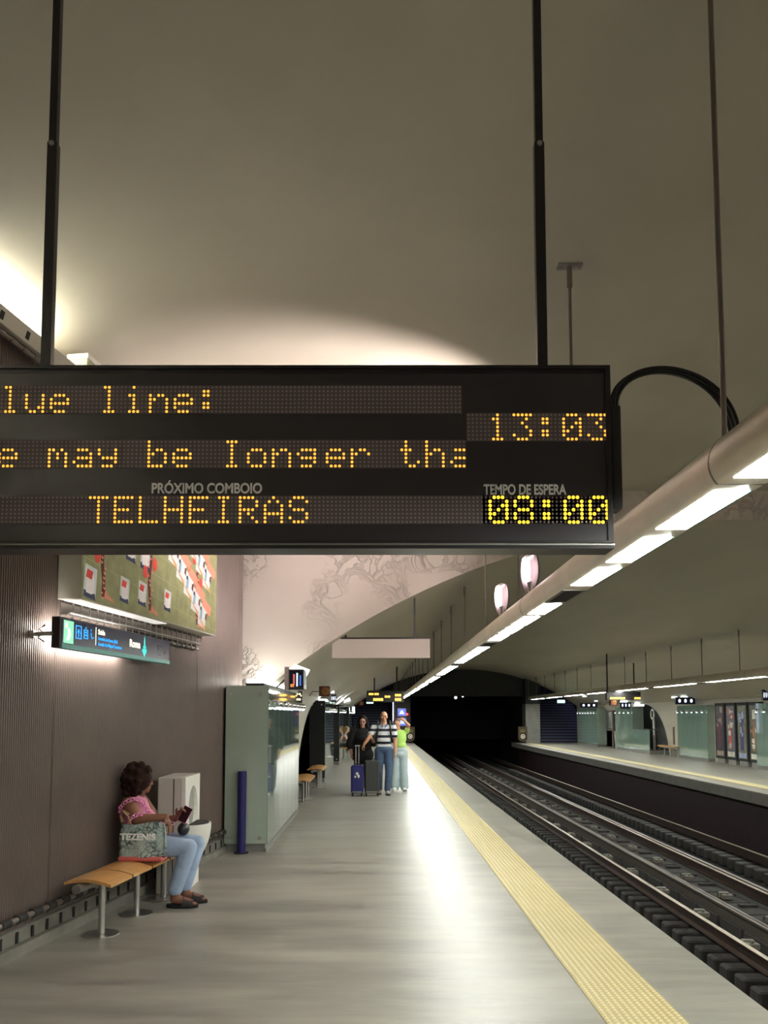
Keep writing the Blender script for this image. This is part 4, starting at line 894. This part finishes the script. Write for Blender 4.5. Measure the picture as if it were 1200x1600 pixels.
def shoe(t, ank, d, m, sole=None, ln=.27, name='shoe', w_=.046):
    a = Vector(ank); d = Vector(d); d.z = 0; d.normalize(); z0 = a.z
    b = MB(); rot = Euler((0, 0, math.atan2(d.y, d.x) - math.pi/2))
    b.ell(Vector((a.x, a.y, .045)) + d*.075, (w_, ln/2, .038), rot); b.ell(Vector((a.x, a.y, .07)) - d*.005, (w_*.85, .065, .058), rot); b.ell(Vector((a.x, a.y, .04)) + d*.13, (w_*1.02, .075, .033), rot)
    o = blob(name, b, m, t, .008, 3)
    if sole:
        b = MB(); c = Vector((a.x, a.y, 0)) + d*.07; n = 20; sd = Vector((-d.y, d.x, 0)); pts = []
        for i in range(n):
            u = 2*math.pi*i/n; p = c + d*(ln/2)*math.cos(u)*1.02 + sd*w_*1.05*math.sin(u); pts.append((p.x, p.y))
        b.slab(pts, 'z', .001, .024); b.build('sole', sole, o)
    return o
def stripes(name, a, c, scale, off=0.):
    m = bpy.data.materials.new(name); m.use_nodes = True; N, L = m.node_tree.nodes, m.node_tree.links; b = N['Principled BSDF']; b.inputs['Roughness'].default_value = .8
    tc = N.new('ShaderNodeTexCoord'); sp = N.new('ShaderNodeSeparateXYZ'); L.new(tc.outputs['Object'], sp.inputs[0])
    mu = N.new('ShaderNodeMath'); mu.operation = 'MULTIPLY_ADD'; mu.inputs[1].default_value = scale; mu.inputs[2].default_value = off; L.new(sp.outputs['Z'], mu.inputs[0])
    fr = N.new('ShaderNodeMath'); fr.operation = 'FRACT'; L.new(mu.outputs[0], fr.inputs[0]); gt = N.new('ShaderNodeMath'); gt.operation = 'GREATER_THAN'; gt.inputs[1].default_value = .42; L.new(fr.outputs[0], gt.inputs[0])
    mx = N.new('ShaderNodeMix'); mx.data_type = 'RGBA'; mx.inputs['A'].default_value = srgb(*a); mx.inputs['B'].default_value = srgb(*c); L.new(gt.outputs[0], mx.inputs['Factor']); L.new(mx.outputs['Result'], b.inputs['Base Color']); return m
def limb(b, pts): b.chain([(Vector(p), r) for p, r in pts])
def torso(b, pel, chest, neck, w_=1., grow=0., belly=0., hipw=.15):
    pel, chest, neck = Vector(pel), Vector(chest), Vector(neck); mid = (pel+chest)/2
    b.ell(pel, (hipw*w_+grow, .105+grow, .11+grow)); b.ell(mid + Vector((0, -belly, 0)), (.132*w_+grow, .1+belly+grow, .15+grow)); b.ell(chest, (.158*w_+grow, .112+grow, .17+grow))
    b.ell(chest + Vector((0, .0, .09)), (.165*w_+grow, .085+grow, .075+grow)); b.cyl(pel, chest, .1+grow, .11+grow)

def man():
    t = thing('person', 'bald man in navy and white striped polo and jeans walking with suitcases', 'person', (.155, 17.15, 0))
    skin = mat('skin_tan', (206, 150, 120), .5); rot = Euler((0, 0, R(2)))
    HC = (0, -.02, 1.585); pel, ch, nk = (0, 0, .93), (0, 0, 1.25), (0, .01, 1.42)
    sR, sL = (-.185, 0, 1.385), (.185, .0, 1.385); eR, wR = (-.30, -.12, 1.17), (-.405, -.14, 1.025); eL, wL = (.235, .02, 1.10), (.235, -.05, .86)
    b = MB(); head(b, HC, rot, .98); b.chain([(nk, .062), ((0, -.005, 1.50), .055)]); torso(b, pel, ch, nk, .95)
    for sh, el, wr in ((sR, eR, wR), (sL, eL, wL)): limb(b, [(sh, .056), (((Vector(sh)+Vector(el))/2), .05), (el, .04), ((Vector(el)*.6+Vector(wr)*.4), .041), (wr, .027)])
    hand(b, wR, (-.3, -.1, -.6), (.4, .2, -.9), .75); hand(b, wL, (0, -.1, -1), (-.9, -.1, 0), .45, thumb=-1)
    for (h, k, a) in (((-.09, 0, .88), (-.1, -.03, .48), (-.09, .12, .1)), ((.09, 0, .88), (.1, -.06, .48), (.07, -.08, .1))): limb(b, [(h, .09), (k, .06), (a, .04)])
    blob('body', b, skin, t, .0075, 3); face_bits(t, HC, rot, .98)
    b = MB(); torso(b, (0, 0, 1.0), ch, nk, .99, .012, .02)
    for sh, el in ((sR, eR), (sL, eL)): e2 = Vector(sh)*.35+Vector(el)*.65; limb(b, [(sh, .072), (e2, .066)])
    blob('polo_shirt', b, stripes('polo_stripes', (22, 24, 44), (226, 226, 232), 7.7, .1), t, .01, 5)
    b = MB()
    for q in (-1, 1): b.slab([(0*q, 1.40), (.07*q, 1.455), (.075*q, 1.41), (.03*q, 1.35)], 'y', -.115, -.10)
    b.build('collar', mat('collar_blue', (120, 130, 150), .7), t)
    b = MB(); b.ell((0, 0, .93), (.165, .125, .12))
    for (h, k, a) in (((-.09, 0, .88), (-.10, -.03, .48), (-.09, .12, .12)), ((.09, 0, .88), (.1, -.06, .48), (.07, -.08, .12))): limb(b, [(h, .105), (Vector(h)*.5+Vector(k)*.5, .095), (k, .078), (a, .062)])
    blob('jeans', b, mat('denim_blue', (68, 88, 116), .85, noise=.25, nscale=5), t, .01, 4)
    shoe(t, (.07, -.08, .08), (.15, -1, 0), mat('sneaker_grey', (130, 132, 130), .6), M['blackm']); shoe(t, (-.09, .12, .08), (-.1, -1, 0), mat('sneaker_grey', (130, 132, 130), .6), M['blackm'])
man()
t = thing('backpack', 'black backpack on the shoulders of the striped shirt man', 'backpack', (.155, 17.15, 0))
b = MB(); b.box(-.15, .15, .13, .27, .98, 1.42, bev=.05); b.build('bag', M['blackm'], t)
for q in (-1, 1):
    b = MB(); b.tube([(.12*q, .13, 1.40), (.125*q, .02, 1.485), (.125*q, -.085, 1.43), (.13*q, -.14, 1.32), (.145*q, -.13, 1.2), (.16*q, .0, 1.08)], .022, 8); b.build('strap', M['blackm'], t)

def woman_black():
    t = thing('person', 'woman in loose black top with long dark hair and glasses behind the suitcases', 'person', (-.29, 17.7, 0))
    skin = mat('skin_pink', (208, 158, 138), .5); rot = Euler((0, 0, R(-3))); HC = (0, -.02, 1.475)
    pel, ch, nk = (0, 0, .86), (0, 0, 1.16), (0, .01, 1.32); sR, sL = (-.18, 0, 1.29), (.18, 0, 1.29); eR, wR = (-.27, .0, 1.02), (-.23, -.1, .80); eL, wL = (.24, -.05, 1.03), (.2, -.25, 1.12)
    b = MB(); head(b, HC, rot, .95); b.chain([(nk, .055), ((0, -.005, 1.39), .05)]); torso(b, pel, ch, nk, .95)
    for sh, el, wr in ((sR, eR, wR), (sL, eL, wL)): limb(b, [(sh, .056), (el, .045), (wr, .027)])
    hand(b, wR, (.05, -.15, -1), (.9, 0, 0), .4); hand(b, wL, (-.4, -.3, .7), (-.5, .3, 0), .6, thumb=-1)
    for q in (-1, 1): limb(b, [((.09*q, 0, .8), .09), ((.1*q, -.02*q, .45), .06), ((.09*q, -.05*q, .1), .04)])
    blob('body', b, skin, t, .0075, 3); face_bits(t, HC, rot, .95)
    b = MB(); torso(b, (0, 0, .92), ch, nk, 1.1, .03, .05); b.ell((0, 0, .78), (.24, .17, .2))
    for sh, el, wr in ((sR, eR, wR), (sL, eL, wL)): limb(b, [(sh, .085), (Vector(el), .085)])
    limb(b, [(eR, .085), (Vector(eR)*.7+Vector(wR)*.3, .075)])
    blob('black_top', b, mat('black_cloth', (20, 20, 22), .8), t, .011, 5)
    b = MB(); b.ell((0, .02, 1.515), (.092, .105, .10)); b.ell((0, .075, 1.43), (.10, .07, .16)); 
    for q in (-1, 1): limb(b, [((.085*q, .01, 1.50), .03), ((.1*q, .0, 1.38), .034), ((.12*q, -.05, 1.24), .03)])
    blob('hair', b, mat('hair_dark', (30, 20, 18), .7, spec=.15), t, .009, 3)
    b = MB()
    for q in (-1, 1): b.tube([(.03*q+.022*math.cos(a), -.115, 1.476+.017*math.sin(a)) for a in [i*math.pi/7 for i in range(14)]], .003, 5, closed=True)
    b.tube([(-.01, -.117, 1.478), (.01, -.117, 1.478)], .0025, 5); b.build('glasses', M['blackm'], t)
    b = MB(); b.ell((0, 0, .82), (.17, .13, .12))
    for q in (-1, 1): limb(b, [((.09*q, 0, .8), .1), ((.1*q, -.02*q, .45), .08), ((.09*q, -.05*q, .1), .062)])
    blob('trousers', b, mat('charcoal_cloth', (62, 62, 64), .85), t, .011, 4)
    for q in (-1, 1): shoe(t, (.09*q, -.05*q, .08), (.1*q, -1, 0), M['blackm'])
woman_black()
def girl_green():
    t = thing('person', 'person in bright green top and pale jeans with arms raised to the face', 'person', (.50, 17.95, 0))
    skin = MATS['skin_tan']; rot = Euler((0, 0, 0)); HC = (-.06, -.02, 1.42)
    pel, ch, nk = (0, 0, .86), (0, 0, 1.13), (-.02, .01, 1.28); sR, sL = (-.16, 0, 1.25), (.15, 0, 1.27); eR, wR = (-.2, -.2, 1.2), (-.04, -.22, 1.36); eL, wL = (.19, -.1, 1.40), (.1, -.16, 1.5)
    b = MB(); head(b, HC, rot, .93); b.chain([(nk, .05), ((-.04, 0, 1.34), .046)]); torso(b, pel, ch, nk, .82)
    for sh, el, wr in ((sR, eR, wR), (sL, eL, wL)): limb(b, [(sh, .046), (el, .038), (wr, .024)])
    hand(b, wR, (.3, 0, 1), (0, 1, 0), .5, .9); hand(b, wL, (-.7, 0, .3), (0, 1, 0), .5, .9, thumb=-1)
    for q in (-1, 1): limb(b, [((.08*q, 0, .8), .08), ((.09*q, 0, .45), .05), ((.08*q, 0, .1), .035)])
    blob('body', b, skin, t, .0075, 3); face_bits(t, HC, rot, .93)
    b = MB(); torso(b, (0, 0, .98), ch, nk, .86, .012); limb(b, [(sL, .06), (Vector(sL)*.6+Vector(eL)*.4, .054)]); limb(b, [(sR, .06), (Vector(sR)*.6+Vector(eR)*.4, .054)])
    blob('green_top', b, mat('lime_cloth', (182, 224, 116), .8), t, .01, 5)
    b = MB(); b.ell((0, 0, .88), (.15, .115, .12)); b.ell((0, 0, .79), (.14, .125, .11))
    for q in (-1, 1): limb(b, [((.08*q, 0, .83), .095), ((.09*q, 0, .48), .085), ((.1*q, -.02*q, .1), .095)])
    blob('wide_jeans', b, mat('pale_denim', (178, 194, 198), .85, noise=.12, nscale=6), t, .011, 4)
    b = MB(); b.ell((-.06, .02, 1.465), (.085, .1, .08)); b.ell((-.06, .07, 1.40), (.08, .05, .12)); blob('hair', b, mat('hair_brown', (96, 74, 56), .6), t, .009, 3)
    for q in (-1, 1): shoe(t, (.1*q, -.03*q, .08), (.15*q, -1, 0), mat('sneaker_white', (225, 225, 222), .6), M['white'])
girl_green()

def seated_woman():
    hx, hy = -2.0, 7.28
    t = thing('person', 'seated woman with dark curly hair in pink top and light blue jeans', 'person', (hx, hy, 0), R(90))
    skin = mat('skin_brown', (128, 84, 62), .5); rot = Euler((R(0), 0, R(30))); HC = (0, .04, 1.045)
    pel, ch, nk = (0, .03, .54), (0, .085, .76), (0, .075, .90)
    sR, sL = (-.165, .09, .865), (.165, .09, .865); eR, wR = (-.25, .0, .745), (-.215, -.235, .765); eL, wL = (.2, -.06, .66), (.04, -.27, .73)
    hipR, kR, aR = (-.09, -.02, .51), (-.13, -.41, .50), (-.12, -.30, .1); hipL, kL, aL = (.09, -.02, .51), (.09, -.43, .50), (.06, -.34, .1)
    b = MB(); head(b, HC, rot, .95); b.chain([(nk, .056), ((0, .05, .965), .05)]); torso(b, pel, ch, nk, .98)
    for sh, el, wr in ((sR, eR, wR), (sL, eL, wL)): limb(b, [(sh, .066), (Vector(sh)*.5+Vector(el)*.5, .062), (el, .047), (Vector(el)*.6+Vector(wr)*.4, .044), (wr, .028)])
    hand(b, wR, (.02, -.42, -.9), (.2, .6, -.3), .35, 1.0, thumb=-1); hand(b, wL, (-.1, -.5, .6), (-.6, 0, 0), .7, .95, thumb=-1)
    for (h, k, a) in ((hipR, kR, aR), (hipL, kL, aL)): limb(b, [(h, .09), (k, .06), (a, .042)]); limb(b, [((a[0], a[1], .07), .04), ((a[0]-.005, a[1]-.12, .045), .034)])
    for a in (aR, aL):
        for i in range(5): b.ell((a[0]-.034+.017*i, a[1]-.165-.012*math.sin(i), .035), (.0095, .02, .011), nu=8, nv=6)
    blob('body', b, skin, t, .0068, 3); face_bits(t, HC, rot, .95, (30, 20, 16))
    b = MB(); rnd = random.Random(3); b.ell((0, .075, 1.07), (.125, .125, .125))
    for i in range(90):
        v = Vector((rnd.gauss(0, 1), rnd.gauss(0, 1), rnd.gauss(0, 1))).normalized()
        if v.y < -.45 and v.z < .5: continue
        p = Vector((0, .07, 1.065)) + Vector((v.x*.125, v.y*.12, v.z*.13)); b.ell(p, rnd.uniform(.024, .038), nu=8, nv=6)
    for i in range(20): b.ell((rnd.uniform(-.12, .12), rnd.uniform(.05, .16), rnd.uniform(.93, 1.0)), rnd.uniform(.028, .04), nu=8, nv=6)
    blob('curly_hair', b, mat('hair_curly', (44, 24, 20), .75, spec=.15, bump=.8, bscale=60), t, .008, 1)
    pk_ = mat('pink_cloth', (216, 134, 168), .8, noise=.1)
    b = MB(); torso(b, (0, .03, .58), ch, (0, .07, .9), 1.0, .014, .03); b.ell((0, -.02, .70), (.13, .09, .09)); blob('pink_top', b, pk_, t, .009, 5)
    ch_m = mat('pink_chain', (238, 150, 200), .5)
    b = MB()
    def links(pts, r=.017):
        pts = [Vector(p) for p in pts]
        for k, (p, q) in enumerate(zip(pts, pts[1:])):
            d = (q-p); L_ = d.length; d.normalize(); o = d.orthogonal().normalized() if k % 2 else d.cross(d.orthogonal()).normalized(); c = (p+q)/2
            b.tube([c + d*math.cos(a)*L_*.62 + o*math.sin(a)*r for a in [i*math.pi/5 for i in range(10)]], .0045, 5, closed=True)
    sh = Vector(sR); ax = (Vector(eR)-sh).normalized(); o1 = ax.orthogonal().normalized(); o2 = ax.cross(o1)
    for (u, r) in ((.02, .088), (.17, .068)):
        links([sh + ax*u + o1*math.cos(a)*r + o2*math.sin(a)*r for a in [i*math.pi/9 for i in range(19)]])
    links([(-.12+.02*i, -.04-.035*i, .745-.01*i) for i in range(7)]); links([(-.1, .0-.02*i, .89-.03*i) for i in range(7)])
    b.build('chain_trim', ch_m, t)
    b = MB(); b.ell((0, .03, .53), (.165, .12, .10))
    for (h, k, a) in ((hipR, kR, aR), (hipL, kL, aL)): limb(b, [(h, .095), (Vector(h)*.5+Vector(k)*.5, .09), (k, .074), (Vector(k)*.5+Vector((a[0], a[1], .14))*.5, .07), ((a[0], a[1], .155), .064)])
    blob('light_jeans', b, mat('light_denim', (158, 176, 204), .85, noise=.14, nscale=7, bump=.5, bscale=14), t, .009, 3)
    for a in (aR, aL):
        b = MB(); n = 20; pts = []
        for i in range(n): u = 2*math.pi*i/n; pts.append((a[0]+.05*math.sin(u), a[1]-.065+.135*math.cos(u)))
        b.slab(pts, 'z', .001, .03); sl = b.build('sandal', M['blackm'], t)
        b = MB(); vs = []; fs = []
        for j in range(4):
            for i in range(9): u = math.pi*i/8; vs.append((a[0]+.052*math.cos(u), a[1]-.07-.03*j, .02+(.075-.011*j)*math.sin(u)))
        for j in range(3):
            for i in range(8): fs.append((j*9+i, j*9+i+1, (j+1)*9+i+1, (j+1)*9+i))
        b.add(vs, fs, 0, True); b.build('strap', mat('sandal_strap', (46, 40, 42), .6), sl)
    # phone and purse
    def W(p): return Vector((hx - p[1], hy + p[0], p[2]))
    ph = thing('mobile_phone', 'black phone in a pink case held by the seated woman', 'phone', W((.0, -.345, .76)), R(20)); ph.rotation_euler = (R(-25), R(28), R(10))
    b = MB(); b.box(-.04, .04, -.006, .004, -.075, .075, bev=.004); b.build('pink_case', mat('phone_case', (205, 120, 150), .5), ph)
    b = MB(); b.box(-.036, .036, -.008, -.006, -.07, .07); b.build('screen', mat('phone_screen', (40, 10, 22), .15), ph)
    pu = thing('purse', 'small black purse on the lap of the seated woman', 'purse', W((.02, -.33, .58)), R(0))
    b = MB(); b.ell((0, 0, .055), (.05, .08, .056)); b.build('purse_body', mat('purse_black', (24, 24, 26), .4), pu); b = MB(); b.tube([(0, -.06, .1), (0, -.05, .13), (0, .05, .13), (0, .06, .1)], .006, 6); b.build('purse_strap', M['blackm'], pu)
seated_woman()

# tote bag on the bench
def snake_mat():
    m = bpy.data.materials.new('snake_print'); m.use_nodes = True; N, L = m.node_tree.nodes, m.node_tree.links; b = N['Principled BSDF']; b.inputs['Roughness'].default_value = .45
    tc = N.new('ShaderNodeTexCoord'); n = N.new('ShaderNodeTexNoise'); n.inputs['Scale'].default_value = 9; n.inputs['Detail'].default_value = 2; L.new(tc.outputs['Object'], n.inputs[0])
    v = N.new('ShaderNodeTexVoronoi'); v.feature = 'DISTANCE_TO_EDGE'; v.inputs['Scale'].default_value = 25; mx = N.new('ShaderNodeMix'); mx.data_type = 'VECTOR'; mx.inputs['Factor'].default_value = .12
    L.new(tc.outputs['Object'], mx.inputs['A']); L.new(n.outputs['Color'], mx.inputs['B']); L.new(mx.outputs['Result'], v.inputs['Vector'])
    ad = N.new('ShaderNodeMath'); ad.operation = 'MULTIPLY_ADD'; ad.inputs[1].default_value = -.5; L.new(n.outputs[0], ad.inputs[0]); L.new(v.outputs['Distance'], ad.inputs[2])
    cr = N.new('ShaderNodeValToRGB'); e = cr.color_ramp.elements; e[0].position = 0; e[0].color = srgb(26, 36, 38); e[1].position = .35; e[1].color = srgb(176, 190, 186); x = e.new(.12); x.color = srgb(88, 108, 108)
    mr = N.new('ShaderNodeMapRange'); mr.inputs[1].default_value = -.32; mr.inputs[2].default_value = .25; L.new(ad.outputs[0], mr.inputs[0]); L.new(mr.outputs[0], cr.inputs[0]); L.new(cr.outputs[0], b.inputs['Base Color']); return m
t = thing('tote_bag', 'large grey snakeskin print tote bag with white lettering on the bench', 'bag', (-1.93, 6.98, .425), R(-4))
b = MB(); vs = []; fs = []; nx, nz = 14, 12
hw, hh2, dp = .185, .30, .065
def bagp(u, v, side):                                                  # u -1..1, v 0..1
    bul = (1-u*u)*.5+.5; d = dp*bul*(1-.75*v)*(1 if v > .02 else .9) + .006*math.sin(7*u+5*v)
    return (u*(hw+.012*math.sin(3*v))*(1-.04*v), side*d, v*hh2 + (.012*math.sin(3*u) if v > .9 else 0))
for side in (-1, 1):
    o = len(vs)
    for j in range(nz+1):
        for i in range(nx+1): vs.append(bagp(-1+2*i/nx, j/nz, side))
    for j in range(nz):
        for i in range(nx): a = o+j*(nx+1)+i; fs.append((a, a+1, a+nx+2, a+nx+1) if side < 0 else (a, a+nx+1, a+nx+2, a+1))
o2 = (nx+1)*(nz+1)
for j in range(nz):
    for i in (0, nx): a = j*(nx+1)+i; fs.append((a, a+nx+1, o2+a+nx+1, o2+a))
for i in range(nx): fs.append((i, o2+i, o2+i+1, i+1))
b.add(vs, fs, 0, True); b.build('bag_body', snake_mat(), t)
b = MB(); b.box(-hw-.004, hw+.004, -dp-.004, dp+.004, -.002, .035, bev=.012); b.build('coral_base', mat('coral', (216, 104, 100), .6), t)
text('lettering', 'TEZENIS', .072, mat('letter_white', (255, 255, 255), .5), t, (-.165, -.075, .175), (R(90+8), 0, 0), ext=.005, bold=.0016, sx=1.1)
for yy in (-.03, .03):
    b = MB(); b.tube([(-.1, yy, .3), (-.12, yy, .36), (-.17, yy*.5, .40), (-.2, 0, .36), (-.17, yy, .31)], .009, 6); b.build('strap', mat('strap_tan', (168, 136, 104), .6), t)

# far seated person
t = thing('person', 'distant seated person in dark trousers leaning forward beside the far kiosks', 'person', (-1.2, 31.5, 0), R(90))
b = MB(); head(b, (0, -.1, 1.08), Euler((R(20), 0, 0)), .95); b.chain([((0, -.02, .9), .055), ((0, -.07, .98), .048)]); torso(b, (0, 0, .52), (0, -.0, .74), (0, -.02, .9), .9)
for q in (-1, 1): limb(b, [((.16*q, 0, .84), .05), ((.2*q, -.16, .62), .04), ((.1*q, -.34, .58), .027)]); hand(b, (.1*q, -.34, .58), (-.2*q, -.8, -.3), (0, 0, -1), .5); limb(b, [((.09*q, 0, .5), .08), ((.1*q, -.42, .48), .058), ((.1*q, -.38, .1), .04)])
blob('body', b, mat('skin_pale', (214, 170, 146), .5), t, .01, 3); face_bits(t, (0, -.1, 1.08), Euler((R(20), 0, 0)), .95)
b = MB(); torso(b, (0, 0, .55), (0, 0, .74), (0, -.02, .9), .92, .012); blob('top', b, mat('grey_top', (130, 130, 126), .8), t, .012, 3)
b = MB(); b.ell((0, 0, .52), (.15, .12, .1)); [limb(b, [((.09*q, 0, .5), .09), ((.1*q, -.42, .48), .07), ((.1*q, -.38, .12), .055)]) for q in (-1, 1)]; blob('dark_trousers', b, M['blackm'], t, .012, 3)
b = MB(); b.ell((0, -.07, 1.12), (.085, .1, .085)); b.ell((0, .0, 1.06), (.07, .06, .1)); blob('fair_hair', b, mat('hair_fair', (150, 128, 88), .6), t, .012, 2)
for q in (-1, 1): shoe(t, (.1*q, -.38, .08), (0, -1, 0), MATS['sneaker_white'])
bench('platform_bench', 'distant bench under the far seated person', (-1.24, 30.8, 0), 0, 4, .36)
